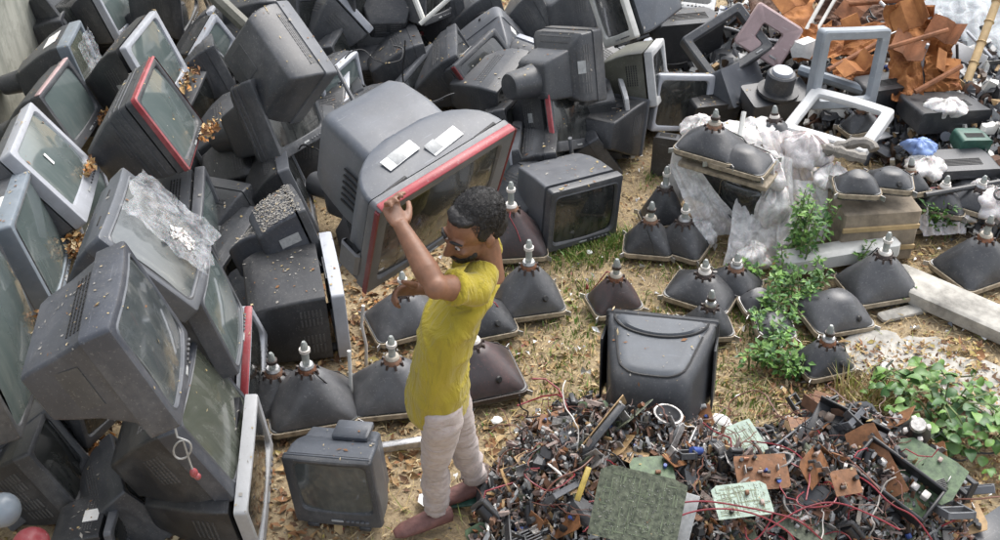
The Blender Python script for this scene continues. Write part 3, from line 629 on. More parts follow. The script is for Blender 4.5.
def picture_tube(label, u, v, zb=0.0, w=.36, yaw=0.0, H=.36, tilt=(0, 0), mat='graphite', yoke=True, band='tapebeige', axis_M=None, copper='copper', asp=.78, anode=True):
    w *= .86; h = w * asp; R = Euler((tilt[0], tilt[1], yaw)).to_matrix()
    tip = at(u, v, zb + H * R[2][2]); base = tip - R @ Vector((0, 0, H))
    M = axis_M or (Matrix.Translation(base) @ R.to_4x4())
    H = H * 1.06; root = thing('picture_tube', label, 'picture tube', M, 'bare picture tubes set out on the ground')
    cap = lambda P, z: [Vector((p[0], p[1], z)) for p in P]
    MB().loft([cap(rr(w * .3, h * .3, .03), .0), cap(rr(w / 2 - .02, h / 2 - .02, .03), .006), cap(rr(w / 2 - .002, h / 2 - .002, .035), .02), cap(rr(w / 2 - .002, h / 2 - .002, .035), .062)]).obj('faceplate', 'screen_dark', root)
    MB().loft([cap(rr(w / 2 - .001, h / 2 - .001, .035), .03), cap(rr(w / 2 + .004, h / 2 + .004, .037), .032), cap(rr(w / 2 + .004, h / 2 + .004, .037), .056), cap(rr(w / 2 - .001, h / 2 - .001, .035), .058)], False, False).obj('tension_band', band, root)
    Hf = H * .62; L = []
    for t in (0, .06, .2, .38, .56, .72, .86, 1.0):
        s = 1 - t ** 1.25 * .0 ; k = 1 - t ** 1.55; r0 = .046
        hw = r0 + (w / 2 - .006 - r0) * k; hh = r0 + (h / 2 - .006 - r0) * k; rad = .036 + (min(hw, hh) - .036) * min(1, t * 1.5) if t < .66 else min(hw, hh)
        z = .058 + (Hf - .058) * t
        L.append(cap(rr(hw, hh, max(.03, rad)), z))
    fu = MB().loft(L).obj('funnel', mat, root, angle=50)
    # seam ridges running up the corners, ground braid and anode cap
    mb = MB()
    MB().tube([L[0][0] + Vector((0, 0, .012)), L[2][3] + Vector((0.004, 0.004, .006)), L[4][6] + Vector((.004, .004, .006)), L[6][16]], .0035, 5).obj('earth_braid', 'cableblack', fu)
    if anode:
        q = L[3][24 if random.random() < .5 else 8]; MB().disc(q * 1.0, (q.x, q.y, .08), .018, .008, 12, 0, .013).obj('anode_cap', 'cableblack', fu)
    if yoke:
        z0 = Hf - .05; s = min(.95, w / .36 * 1.25)
        vr = random.random(); cm = copper if vr < .4 else ('rustmetal' if vr < .65 else 'yokedark'); yk = MB().tube([(0, 0, z0), (0, 0, z0 + .012), (0, 0, z0 + .03), (0, 0, z0 + .062), (0, 0, z0 + .07)], [.060 * s, .056 * s, .05 * s, .042 * s, .036 * s], 18).obj('deflection_yoke', cm, root)
        MB().tube([(0, 0, z0 - .004), (0, 0, z0 + .004), (0, 0, z0 + .010)], [.068 * s, .070 * s, .058 * s], 20).obj('yoke_collar', random.choice(['yokewhite', 'yokewhite', 'dirtywhite', 'tapebeige']), yk)
        mb = MB()
        for i in range(8):
            a = 2 * PI * i / 8 + .2; c_, s_ = math.cos(a), math.sin(a)
            mb.slat((c_ * .054 * s, s_ * .054 * s, z0 + .036), (-s_, c_, 0), Vector((-c_ * .25, -s_ * .25, 1)).normalized(), (c_, s_, .25), .010, .05, .012)
        mb.obj('winding', 'yokedark', yk, kind='stuff')
        MB().tube([(0, 0, z0 + .068), (0, 0, z0 + .075), (0, 0, z0 + .086)], [.034 * s, .036 * s, .030 * s], 16).obj('clamp_ring', random.choice(['yokewhite', 'dirtywhite', 'metal']), yk)
        if random.random() < .6: a = random.uniform(0, 6); MB().tube([(.04 * s * math.cos(a), .04 * s * math.sin(a), z0 + .06), (.075 * math.cos(a), .075 * math.sin(a), z0 + .05), (.10 * math.cos(a + .4), .10 * math.sin(a + .4), z0 - .02), (.13 * math.cos(a + .5), .13 * math.sin(a + .5), z0 - .075)], .003, 5).obj('lead', random.choice(['cableblack', 'redtrim', 'yokewhite']), yk)
        MB().tube([(0, 0, z0 + .06), (0, 0, H - .03), (0, 0, H - .012), (0, 0, H)], [.017, .017, .014, .008], 12).obj('neck', 'neckglass', root)
        MB().tube([(0, 0, H - .055), (0, 0, H - .04)], [.026 * s, .026 * s], 14).obj('magnet_ring', 'yokewhite' if random.random() < .6 else 'yokedark', yk)
    mb = MB(); 
    for sx in (-1, 1):
        for sy in (-1, 1): MB().slat((sx * (w / 2 + .002), sy * (h / 2 + .002), .044), Vector((sx, sy, 0)).normalized(), (0, 0, 1), Vector((sx, -sy, 0)).normalized(), .03, .028, .003).obj('mounting_lug', 'metal', root)
    return root
pt = picture_tube
pt('large dark tube behind the small standing television with a label on its funnel', 304, 346, 0, .46, .25, .40, mat='graphite2')
pt('smaller tube half hidden beside the white-edged set', 271, 356, 0, .36, .5, .30)
pt('dark tube at the man\'s hip beside the pale hanging cable', 391, 340, 0, .46, .15, .36, mat='graphite2')
pt('red-stained tube with dark base strip right behind the man\'s waist', 473, 322, 0, .50, .30, .38, mat='graphite_red', band='yokedark')
pt('clean grey tube with beige band nearest the bare straw, right of the man', 529, 244, 0, .40, .22, .40, mat='graphite2')
pt('tube half hidden between the man\'s back and the clean grey one', 480, 282, 0, .38, .3, .30)
pt('rust-stained tube behind the man\'s head', 511, 186, 0, .44, .1, .42, mat='graphite_red')
pt('grey tube in the shade between carried set and man', 402, 275, 0, .42, .4, .33, mat='graphite2')
pt('black tube with brown and white neck, left one of the pair by the grass tuft', 652, 205, 0, .31, -.15, .31)
pt('black tube with brown and white neck, right one of the pair by the grass tuft', 686, 206, 0, .31, -.5, .31)
pt('small tube with orange-brown windings behind the pair by the grass tuft', 667, 170, 0, .28, .2, .36)
pt('black tube with messy brown neck lying in front of the plastic-wrapped stack', 706, 262, 0, .40, -.5, .24, copper='yokedark')
pt('dark tube touching the hanging plastic sheet', 738, 256, 0, .32, -.4, .24)
pt('reddish tube behind the overturned black set, left end', 617, 262, 0, .30, .3, .30, mat='graphite_red')
pt('tube with white collar behind the overturned black set, right end', 712, 293, 0, .28, .1, .26)
pt('tube with tall brown neck in front of the cardboard crate', 889, 236, 0, .42, .25, .36, mat='graphite2')
pt('bare-topped tube with round mark before the crate, its neck gone', 848, 279, 0, .40, .35, .28, (.1, .1), yoke=False, mat='graphite2')
pt('big tube with wooden-looking rim by the right picture edge', 991, 219, 0, .46, .45, .36)
pt('shiny black tube on top of the crate, left one', 862, 162, .38, .27, -.1, .20, yoke=False)
pt('shiny black tube on top of the crate, right one', 895, 160, .38, .27, -.2, .18, yoke=False)
pt('small tube with white paper label leaning at the crate', 842, 170, .30, .17, .3, .12, yoke=False, mat='graphite2')
pt('tube with large white collar between weeds and bare slab', 831, 328, 0, .30, .3, .26)
pt('dark tube tipped over onto the scrap, funnel up', 836, 384, .08, .40, .5, .24, (-.5, .35), yoke=False)
pt('pale grey tube tip among the weeds, upper of two', 764, 286, 0, .22, .3, .18, (.2, 0), yoke=False, mat='graphite2')
pt('pale grey tube tip among the weeds, lower of two', 783, 312, 0, .24, .1, .16, (.2, .2), yoke=False, mat='graphite2')
pt('dark tube on top of the plastic-wrapped stack, left one', 716, 112, .47, .40, -.55, .26)
pt('dark tube on top of the plastic-wrapped stack, right one', 746, 136, .45, .36, -.55, .20, yoke=False)
pt('tall dark funnel standing on end beside the crate', 921, 186, 0, .26, .3, .30, (.1, .05), yoke=False, mat='graphite2')
def standing_tube(label, u, v, z, w, yaw):
    p = at(u, v, z); M = Matrix.Translation(p) @ Euler((0, 0, yaw)).to_matrix().to_4x4() @ Euler((-PI / 2 - .05, 0, 0)).to_matrix().to_4x4()
    return picture_tube(label, u, v, 0, w, 0, .3, axis_M=M, asp=.95)
standing_tube('tube standing on edge inside the plastic-wrapped stack, dark face out, left one', 709, 188, .24, .29, -.62)
standing_tube('tube standing on edge inside the plastic-wrapped stack, dark face out, right one', 737, 206, .22, .29, -.62)
# ------------------------------------------------------------------ overturned black set on the straw
def black_set():
    w, h, d = .50, .40, .40
    root = thing('overturned_television', 'black television back with curved recessed panel standing alone on the straw', 'television', pose(*POSE['back'][3:]), 'discarded televisions in the heap')
    mb = MB()
    mb.loft([lp(rr(w / 2 - .03, h / 2 - .03, .02), .004), lp(rr(w / 2 - .004, h / 2 - .004, .012), 0), lp(rr(w / 2, h / 2, .014), .006), lp(rr(w / 2, h / 2, .014), .03), lp(rr(w / 2 - .008, h / 2 - .008, .012), .036), lp(rr(w / 2 - .012, h / 2 - .012, .012), .05)], True, False)
    mb.obj('front_bezel', 'black', root)
    L = []
    for (sx, top, bot, y) in [(.95, .965, .96, .045), (.93, .92, .96, .08), (.86, .78, .95, .18), (.76, .62, .94, .28), (.69, .51, .93, .345), (.64, .38, .91, .375), (.57, .2, .86, .392), (.4, 0, .76, .40)]:
        P = rr(sx * w / 2, (top + bot) * h / 4, .05 if y > .1 else .02); L.append(lp(P, y, (top - bot) * h / 4))
    plastic('slate', (.10, .112, .128), .6, .3); plastic('slate_dark', (.045, .049, .056), .55, .3); ho = MB().loft(L, True, True).obj('housing', 'slate_dark', root, angle=60)
    # raised mid panel with rounded lower end, and the arc-shaped recess under the rim
    def top(y):
        for a, b in zip(L, L[1:]):
            ya, yb = a[0].y, b[0].y
            if ya <= y <= yb: k = (y - ya) / (yb - ya); return max(p.z for p in a) * (1 - k) + max(p.z for p in b) * k
        return max(p.z for p in L[-1])
    def patch(name, outline, lift, mat):
        cy = sum(y for x, y in outline) / len(outline); vs = []; n = len(outline)
        K = 7
        for r in range(K):
            s = 1 - r / K
            for x, y in outline: X = x * s; Y = cy + (y - cy) * s; vs.append(Vector((X, Y, top(Y) + (lift if r > 0 else -.004))))
        fs = [(r * n + j, r * n + (j + 1) % n, (r + 1) * n + (j + 1) % n, (r + 1) * n + j) for r in range(K - 1) for j in range(n)] + [tuple((K - 1) * n + j for j in range(n))]
        MB().add(vs, fs).obj(name, mat, root, angle=50)
    ol = [(-.215, .06), (.215, .06)] + [(.207 - .060 * t, .06 + .25 * t) for t in (.3, .6, .9)] + [(.142 * math.copysign(abs(math.cos(a)) ** .6, math.cos(a)), .31 + .055 * math.sin(a)) for a in np.linspace(.1, PI - .1, 14)] + [(-.207 + .060 * t, .06 + .25 * t) for t in (.9, .6, .3)]
    patch('mid_panel', ol, .010, 'slate')
    mb = MB(); Q = [Vector((x, y, top(y) + .004)) for x, y in ol[2:]]; mb.tube(Q, .005, 6); mb.obj('panel_groove', 'vent', root)
    ol2 = [(-.205, .058), (.205, .058)] + [(.202 * math.cos(a), .06 + .105 * math.sin(a)) for a in np.linspace(.08, PI - .08, 16)]
    patch('arc_panel', ol2, .022, 'slate')
    mb = MB(); pts = [Vector((.206 * math.cos(a), .058 + .112 * math.sin(a), 0)) for a in np.linspace(.03, PI - .03, 24)]
    for p in pts: p.z = top(p.y) + .014
    mb.tube(pts, .006, 6); mb.obj('arc_groove', 'vent', root)
    for sx in (-1, 1): MB().box((sx * .246, .10, -.02), (.010, .13, .30), None, .003).obj('side_flange', 'black', root)
    MB().box((.11, .365, .02), (.03, .03, .02), None, .004).obj('latch', 'black', root)
black_set()
# carried set: labels and vents on top
w_, h_, d_ = POSE['carry'][:3]
for sx in (-1, 1): MB().box((sx * (w_ / 2 + .001), .010, 0), (.010, .024, h_ * .97), None, .004).obj('side_strip', 'darkred', carry)
for (x, y, sx, sy, mt) in ((-.10, .15, .15, .05, 'label'), (-.115, .15, .05, .05, 'labelgrey'), (.07, .11, .15, .05, 'label'), (.02, .112, .05, .048, 'labelgrey')):
    zz = h_ / 2 * .955
    MB().box((x, y + .0, zz + (.004 if mt == 'label' else .005)), (sx, sy, .003), Euler((0, 0, .12)).to_matrix(), .0005).obj('paper_label', mt, carry)
mb = MB()
for x in (-.2, .22): mb.box((x, .062, h_ / 2 * .96 + .002), (.11, .012, .012), Euler((0, 0, .1)).to_matrix(), .003)
mb.obj('top_recess', 'vent', carry)
mb = MB()
for k in range(6): mb.box((-w_ / 2 * .61 - .002, .24 + .0, -.10 + .035 * k), (.004, .14, .010))
mb.obj('side_vent', 'vent', carry, kind='stuff')
MB().box((-w_ / 2 - .004, .10, -.12), (.03, .10, .14), None, .012).obj('speaker_box', 'midgrey', carry)
# small standing set: raised strip behind the top, screen reflection is real; dry leaf on top
w_, h_, d_ = POSE['small'][:3]
MB().loft([lp(rr(w_ / 2 * a, h_ / 2 * b, .015), y, zo) for a, b, y, zo in ((.84, .84, d_ * .9, -.01), (.80, .80, d_ * 1.25, -.012), (.62, .6, d_ * 1.55, -.03), (.5, .46, d_ * 1.8, -.05))]).obj('rear_housing', 'bluegrey', small)
MB().box((.05, d_ * 1.05, h_ / 2 * .90), (.15, .10, .03), None, .006).obj('rear_hump', 'bluegrey', small)
MB().box((0, d_ * .12, h_ / 2 + .001), (w_ * .96, .008, .004), None, .001).obj('top_ridge', 'bluegrey', small)
# hanging cable loop with red tag on the big blue-grey set
w_, h_, d_ = POSE['T1'][:3]
q = onface('T1', -.97, -.98, .02)
lo = thing('cable_loop', 'grey cable tied in a loop with a red knot, hanging from the big blue-grey television', 'cable', Matrix.Translation(q))
pts = [Vector((0, 0, 0)), Vector((.004, -.01, -.03))] + [Vector((.015 + .028 * math.sin(a) + .012 * math.cos(a), -.02, -.075 + .042 * math.cos(a))) for a in np.linspace(.2, 2 * PI - .1, 16)] + [Vector((.03, -.02, -.13)), Vector((.034, -.022, -.16))]
simple("cablegrey", (.30, .30, .29), .5, .2, 20, 0)
MB().tube(pts, .0035, 6).obj('cable', 'cablegrey', lo)
MB().ell((.036, -.022, -.178), (.014, .012, .02)).ell((.046, -.024, -.192), (.012, .01, .013)).obj('knot', 'redtrim', lo)

# ------------------------------------------------------------------ the man
def cloth(name, c, scale, rot, bump):
    """woven cloth: creases run one way, fine weave over them, slight fading"""
    m, t, p = _new(name); tc = t.nodes.new("ShaderNodeTexCoord"); mp = t.nodes.new("ShaderNodeMapping"); mp.inputs["Scale"].default_value = scale; mp.inputs["Rotation"].default_value = rot
    f = t.nodes.new("ShaderNodeTexNoise"); f.inputs["Scale"].default_value = 1.0; f.inputs["Detail"].default_value = 4; f.inputs["Distortion"].default_value = 1.2
    t.links.new(tc.outputs["Object"], mp.inputs[0]); t.links.new(mp.outputs[0], f.inputs["Vector"]); wv = _tex(t, 260, 2, .6); fd = _tex(t, 4, 4, .6); pt_ = _tex(t, 60, 3, .6)
    base = _mix(t, _ramp(t, fd.outputs[0], .3, .7), tuple(x * .86 for x in c), tuple(x * 1.1 for x in c))
    if name == 'trouser': base = _mix(t, _math(t, 'MULTIPLY', _ramp(t, pt_.outputs[0], .52, .6), .35), base, (.30, .22, .21))
    t.links.new(base, p.inputs["Base Color"]); p.inputs["Roughness"].default_value = .9; p.inputs["Sheen Weight"].default_value = .15
    h = _math(t, 'ADD', f.outputs[0], _math(t, 'MULTIPLY', wv.outputs[0], .05)); _bump(t, p, h, bump, .035)
simple("skin", (0.20, 0.098, 0.058), .5, .18, 30, .08); simple("lip", (0.17, 0.06, 0.05), .5, .2, 30, 0)
simple("hair", (0.010, 0.009, 0.009), .55, .5, 90, .5)
cloth("tee", (0.355, 0.285, 0.022), (14, 14, 5), (.5, .6, .2), .9); simple("tee_dark", (0.05, 0.045, 0.03), .8, .2, 26, 0)
cloth("trouser", (0.42, 0.365, 0.345), (5, 5, 16), (.2, .1, 0), .7); simple("shoe", (0.16, 0.075, 0.065), .6, .3, 30, .1); simple("eyewhite", (.5, .46, .42), .3, .1, 10, 0)
def remesh(mb, name, mat, parent, vox, it=4, disp=None):
    me = mb.mesh('tmp', mat); o = bpy.data.objects.new('tmp', me); ts = bpy.data.scenes.new('tmp'); ts.collection.objects.link(o)
    r = o.modifiers.new('r', 'REMESH'); r.mode = 'VOXEL'; r.voxel_size = vox
    s = o.modifiers.new('s', 'SMOOTH'); s.iterations = it; s.factor = .5
    vl = ts.view_layers[0]; vl.update(); dg = vl.depsgraph
    nm = bpy.data.meshes.new_from_object(o.evaluated_get(dg)); nm.name = name
    bpy.data.objects.remove(o); bpy.data.scenes.remove(ts)
    nm.materials.clear(); nm.materials.append(MATS[mat])
    if disp:
        for v in nm.vertices: v.co += v.normal * disp(v.co)
    nm.polygons.foreach_set("use_smooth", [True] * len(nm.polygons)); nm.update()
    ob = bpy.data.objects.new(name, nm); COL.objects.link(ob); ob.parent = parent; return ob
man = thing('person', 'man in yellow T-shirt and pale trousers carrying a large grey television', 'person')
def ray_y(u, v, y):
    d = at(u, v, 0) - Vector((0, 0, CAM_H)); return Vector((0, 0, CAM_H)) + d * (y / d.y)
shL, shR, neckb = ray_y(475, 289, 3.0), Vector((-.10, 3.34, 1.30)), ray_y(487, 268, 3.13)
elL, haL = ray_y(436, 287, 2.90), ray_y(397, 219, 3.08)
elR, haR = Vector((-.13, 3.40, 1.08)), ray_y(398, 291, 3.27)
# head frame
fdir = Vector((-.76, -.56, -.34)).normalized(); upv = Vector((.22, -.06, .95)); hy = -fdir; hx = hy.cross(upv).normalized(); hz = hx.cross(hy)
HC = ray_y(473, 228, 3.12); MH = Matrix((hx, hy, hz)).transposed()
def hp(x, y, z): return HC + MH @ Vector((x, y, z))
body = MB()
body.ell(hp(0, .012, .035), (.076, .096, .088), MH, 20, 14)
body.ell(hp(0, -.035, -.035), (.062, .066, .072), MH, 18, 12); body.ell(hp(0, -.062, -.082), (.036, .034, .030), MH)
body.ell(hp(0, -.03, -.07), (.052, .055, .038), MH)
body.tube([hp(0, -.092, .018), hp(0, -.106, -.008), hp(0, -.116, -.026), hp(0, -.100, -.034)], [.009, .012, .016, .013], 10)
for s_ in (-1, 1):
    body.ell(hp(s_ * .013, -.098, -.030), (.009, .010, .007), MH); body.ell(hp(s_ * .032, -.078, -.018), (.022, .016, .016), MH)
    body.ell(hp(s_ * .030, -.080, .030), (.026, .014, .009), MH)
    body.ell(hp(s_ * .079, .008, -.010), (.010, .020, .032), MH)
body.ell(hp(0, -.092, -.055), (.022, .012, .008), MH); body.ell(hp(0, -.089, -.068), (.020, .012, .008), MH)
body.tube([hp(0, .02, -.05), (hp(0, .03, -.08) + neckb) / 2, neckb + Vector((0, 0, -.05))], [.055, .054, .062], 16)
def hand(mb, wrist, palm_dir, palm_n, thumb_side, curl, k=1.0):
    d = Vector(palm_dir).normalized(); n = Vector(palm_n); n = (n - d * n.dot(d)).normalized(); s = d.cross(n) * thumb_side
    M = Matrix((s, d, n)).transposed()
    mb.ell(wrist + d * .045, (.040 * k, .052 * k, .017 * k), M)
    for i, (off, L) in enumerate(((.030, .072), (.011, .080), (-.009, .075), (-.028, .060))):
        p = wrist + d * .078 + s * off; pts = [p - d * .02, p]; dirv = d.copy(); seg = L / 3
        for j in range(3):
            dirv = (Quaternion(s, -curl * (0.75 + .12 * i)) @ dirv if True else dirv); p = p + dirv * seg * (1.15 - .12 * j); pts.append(p)
        mb.tube(pts, [.0105, .0105, .0098, .009, .0072], 8)
    p = wrist + d * .02 + s * .030; pts = [p]; dirv = (d * .75 + s * .75 + n * -.15).normalized()
    for j in range(3): p = p + dirv * .03; pts.append(p); dirv = (dirv + d * .25 - n * .18 * curl).normalized()
    mb.tube(pts, [.015, .0135, .0115, .009], 8)
# near (left) arm reaching up to the corner, far arm under the lower edge
body.tube([shL, shL.lerp(elL, .5), elL], [.050, .046, .036], 14); body.ell(elL, (.041, .041, .041)); body.ell(elR, (.039, .039, .039))
wL = elL.lerp(haL, .86)
body.tube([elL, elL.lerp(wL, .28), elL.lerp(wL, .65), wL, wL.lerp(haL, .6)], [.036, .043, .034, .026, .025], 14)
hand(body, wL, (haL - elL), Vector((-.62, .70, .2)), -1, -.95)
body.tube([shR, shR.lerp(elR, .5), elR], [.052, .046, .041], 14)
wR = elR.lerp(haR, .72)
body.tube([elR, elR.lerp(wR, .3), elR.lerp(wR, .7), wR, wR.lerp(haR, .4)], [.036, .042, .034, .026, .025], 14)
hand(body, wR, (haR - elR), Vector((-.55, .6, .55)), -1, -.8)
# trunk, legs (mostly under the clothes)
pel = at(438, 392, .86); hemc = at(434, 402, .74); chest = at(452, 312, 1.20); waist = at(440, 362, 1.0)
anL, anR = at(437, 510, .09), at(476, 480, .09); knL, knR = at(435, 465, .45), at(464, 446, .46)
hipL, hipR = pel + Vector((.02, -.085, -.05)), pel + Vector((.03, .085, -.05))
body.tube([pel, waist, chest + Vector((.03, 0, 0)), neckb + Vector((0, 0, -.06))], [.055, .05, .045, .05], 16)
for a, b, c_ in ((hipL, knL, anL), (hipR, knR, anR)):
    body.tube([a, b, b.lerp(c_, .35), c_], [.04, .032, .034, .030], 14)
    ft = Vector((-.9, -.35, 0)).normalized()
    body.tube([c_ + Vector((0, 0, -.03)) - ft * .03, c_ + ft * .06 + Vector((0, 0, -.045)), c_ + ft * .14 + Vector((0, 0, -.06))], [(.033, .03), (.036, .028), (.03, .015)], 12)
remesh(body, 'body', 'skin', man, .0056, 3)
# face details
for s_ in (-1, 1):
    MB().ell(hp(s_ * .031, -.089, .009), (.012, .005, .0022), MH, 12, 8).obj('eye', 'eyewhite', man)
    MB().ell(hp(s_ * .031, -.0945, .010), (.006, .003, .0022), MH, 10, 6).obj('iris', 'hair', man)
    MB().tube([hp(s_ * .012, -.097, .034), hp(s_ * .030, -.094, .040), hp(s_ * .052, -.080, .033)], [.0045, .006, .003], 8).obj('eyebrow', 'hair', man)
MB().ell(hp(0, -.101, -.064), (.020, .007, .0055), MH, 12, 8).obj('lips', 'lip', man)
mb = MB(); mb.tube([hp(-.026, -.093, -.060), hp(-.010, -.105, -.050), hp(.010, -.105, -.050), hp(.026, -.093, -.060)], [.004, .0075, .0075, .004], 8)
for a in np.linspace(-1.25, 1.25, 13): mb.ell(hp(.058 * math.sin(a), -.030 - .062 * math.cos(a) , -.076 + .034 * abs(math.sin(a)) ** 2), (.013, .013, .017), MH, 8, 6)
remesh(mb, 'beard', 'hair', man, .005, 2, lambda c: .003 * noise.noise(c * 160))
mb = MB()
mb.ell(hp(0, .034, .050), (.080, .094, .083), MH, 22, 16); mb.ell(hp(0, .060, -.005), (.076, .066, .075), MH); mb.ell(hp(0, -.030, .098), (.054, .040, .022), MH)
for s_ in (-1, 1): mb.ell(hp(s_ * .070, .002, .034), (.011, .032, .038), MH)
remesh(mb, 'hair', 'hair', man, .006, 2, lambda c: .004 * noise.noise(c * 60) + .003 * noise.noise(c * 190))
k_ = 4200; dirs = RNG.normal(size=(k_, 3)); hs_ = []; hn_ = []
for d_ in dirs:
    v_ = Vector(d_).normalized()
    if v_.y < -.62 and v_.z < .45 or v_.z < -.35 or (v_.y < 0 and v_.z < -.05): continue
    hs_.append(tuple(hp(v_.x * .083, .030 + v_.y * .098, .050 + v_.z * .088))); hn_.append(tuple(MH @ v_))
k_ = len(hs_); chips('hair_strands', np.array(hs_), RNG.uniform(.010, .020, k_), RNG.uniform(.0015, .003, k_), np.array(hn_) + RNG.normal(size=(k_, 3)) * .28, ['hair'], np.zeros(k_, int), 'short black hair', parent=man)
# T-shirt with folds
mb = MB()
torso = [(hemc, (.112, .165)), (hemc.lerp(pel, .6), (.114, .165)), (waist.lerp(pel, .5), (.100, .145)), (waist, (.096, .140)), (waist.lerp(chest, .55), (.098, .150)), (chest, (.098, .165)), (chest.lerp(neckb, .55), (.085, .145)), (neckb + Vector((.0, .0, -.035)), (.060, .072))]
loops = []
for c_, (rx, ry) in torso: loops.append([c_ + Vector((rx * math.cos(2 * PI * k / 26), ry * math.sin(2 * PI * k / 26), .0 - .02 * math.cos(2 * PI * k / 26) * (1 if c_ is hemc else 0))) for k in range(26)])
mb.loft(loops)
slL = shL.lerp(elL, .58); mb.tube([shL + Vector((.02, .09, .0)), shL, slL], [.060, .058, .058], 16)
slR = shR.lerp(elR, .6); mb.tube([shR + Vector((.04, -.10, .02)), shR, slR], [.070, .064, .060], 16)
hang = (chest - hemc).normalized()
def folds(c):
    q = c.dot(hang); s = Vector((c.x, c.y, q * .35)); 
    a = noise.noise(Vector((c.x * 9 + c.z * 4, c.y * 9 - c.z * 3, c.z * 3))); b = noise.noise(Vector((c.x * 22 + c.z * 9, c.y * 22, c.z * 8 - c.x * 6)))
    low = max(0, 1 - (c.z - .72) / .5)
    d1 = c.z * .8 + c.x * .6; d2 = c.x * .8 - c.z * .6 + c.y * .5
    f = noise.noise(Vector((d1 * 4, d2 * 15, c.y * 4))); g = max(0, .5 - 1.6 * abs(noise.noise(Vector((d2 * 4.5 + 9, d1 * 11, c.y * 4)))))
    return max(-.007, .013 * f * (.6 + .6 * low) + .016 * g * g * 2 + .004 * a)
sh = remesh(mb, 'tee_shirt', 'tee', man, .0085, 3, folds)
# trousers
mb = MB()
for a, b, c_ in ((hipL, knL, anL), (hipR, knR, anR)):
    mb.tube([a + Vector((0, 0, .06)), a, a.lerp(b, .5), b, b.lerp(c_, .35), b.lerp(c_, .75), c_ + Vector((0, 0, .02))], [(.060, .068), (.068, .074), (.060, .064), (.048, .052), (.050, .050), (.044, .044), (.040, .040)], 18)
mb.ell(pel + Vector((.01, 0, -.04)), (.085, .13, .09))
def tf(c):
    low = max(0, 1 - c.z / .5); return .013 * (1 - 2 * abs(noise.noise(Vector((c.x * 5, c.y * 5, c.z * (14 + 10 * low)))))) * (.5 + low) + .006 * noise.noise(c * 22)
remesh(mb, 'trousers', 'trouser', man, .0085, 2, tf)
for c_ in (anL, anR):
    ft = Vector((-.9, -.35, 0)).normalized(); mb = MB()
    mb.tube([c_ + Vector((0, 0, -.045)) - ft * .06, c_ + Vector((0, 0, -.035)), c_ + ft * .07 + Vector((0, 0, -.050)), c_ + ft * .15 + Vector((0, 0, -.062)), c_ + ft * .185 + Vector((0, 0, -.07))], [(.034, .032), (.042, .042), (.044, .034), (.040, .024), (.022, .014)], 14)
    remesh(mb, 'shoe', 'shoe', man, .006, 2)
# ------------------------------------------------------------------ scrap: shared helpers
simple("track", (.16, .19, .12), .5, .4, 40, 0); simple("solder", (.46, .46, .44), .4, .3, 40, 0, .6); simple("pcb_moss", (0.075, 0.095, 0.062), .6, .6, 44, .4, 0, (0.17, 0.19, 0.13)); simple("pcb_green", (0.055, 0.10, 0.055), .5, .45, 26, .2, 0, (0.13, 0.20, 0.10)); simple("pcb_pale", (0.27, 0.35, 0.29), .5, .25, 22, .15)
simple("pcb_brown", (0.20, 0.09, 0.038), .55, .4, 26, .2); simple("pcb_tan", (0.36, 0.24, 0.12), .55, .35, 26, .2)
simple("wirered", (0.20, 0.02, 0.03), .4, .3, 10, 0); simple("wirebrown", (0.16, 0.07, 0.05), .45, .3, 10, 0); simple("wirewhite", (0.55, 0.52, 0.48), .5, .2, 10, 0); simple("wireblack", (0.015, 0.015, 0.016), .45, .3, 10, 0); simple("wireorange", (0.45, 0.13, 0.05), .45, .3, 10, 0)
simple("compblack", (0.018, 0.018, 0.02), .4, .4, 20, .1); simple("compblue", (0.05, 0.09, 0.30), .4, .3, 20, 0); simple("yellowplastic", (0.36, 0.27, 0.06), .5, .3, 20, .1)
simple("alu", (0.34, 0.33, 0.32), .45, .45, 40, .3, .6); simple("foam", (0.72, 0.71, 0.68), .8, .12, 30, .2); simple("cardboard", (0.25, 0.205, 0.15), .85, .45, 7, .4)
simple("rust", (0.33, 0.105, 0.03), .85, .5, 7, .5, 0, (0.46, 0.20, 0.065)); simple("rustdark", (0.10, 0.05, 0.03), .8, .5, 9, .4); simple("tealplastic", (0.035, 0.10, 0.075), .45, .3, 20, .1); simple("skyplastic", (0.22, 0.32, 0.58), .5, .2, 20, .1)
simple("bamboo", (0.42, 0.30, 0.15), .6, .3, 8, .2); simple("plastbrown", (0.075, 0.05, 0.035), .5, .4, 20, .2)
def sheet_mat(name, c, alpha, rough=.35):
    m, t, p = _new(name); n1 = _tex(t, 14, 6, .7, dist=1.2)
    p.inputs["Base Color"].default_value = (*c, 1); p.inputs["Roughness"].default_value = rough; p.inputs["Subsurface Weight"].default_value = .1
    t.links.new(_ramp2(t, _ramp(t, n1.outputs[0], .35, .65), alpha - .15, min(1, alpha + .25)), p.inputs["Alpha"])
    t.links.new(_mix(t, _ramp(t, n1.outputs[0], .35, .65), tuple(x * .72 for x in c), c), p.inputs["Base Color"])
    _bump(t, p, n1.outputs[0], .5, .02)
simple("heapsoil", (0.12, 0.09, 0.065), .9, .5, 30, .6); simple('dustpink', (.34, .27, .24), .8, .4, 30, .2); simple('wiredull', (.24, .17, .15), .6, .3, 20, 0)
sheet_mat("film", (.84, .82, .80), .80); sheet_mat("film_clear", (.52, .54, .57), .26, .2); sheet_mat("tarp", (.66, .70, .72), 1.0, .5); sheet_mat("film_pink", (.80, .76, .75), .85)
def inpoly(x, y, P):
    c = False; j = len(P) - 1
    for i in range(len(P)):
        if (P[i][1] > y) != (P[j][1] > y) and x < (P[j][0] - P[i][0]) * (y - P[i][1]) / (P[j][1] - P[i][1]) + P[i][0]: c = not c
        j = i
    return c
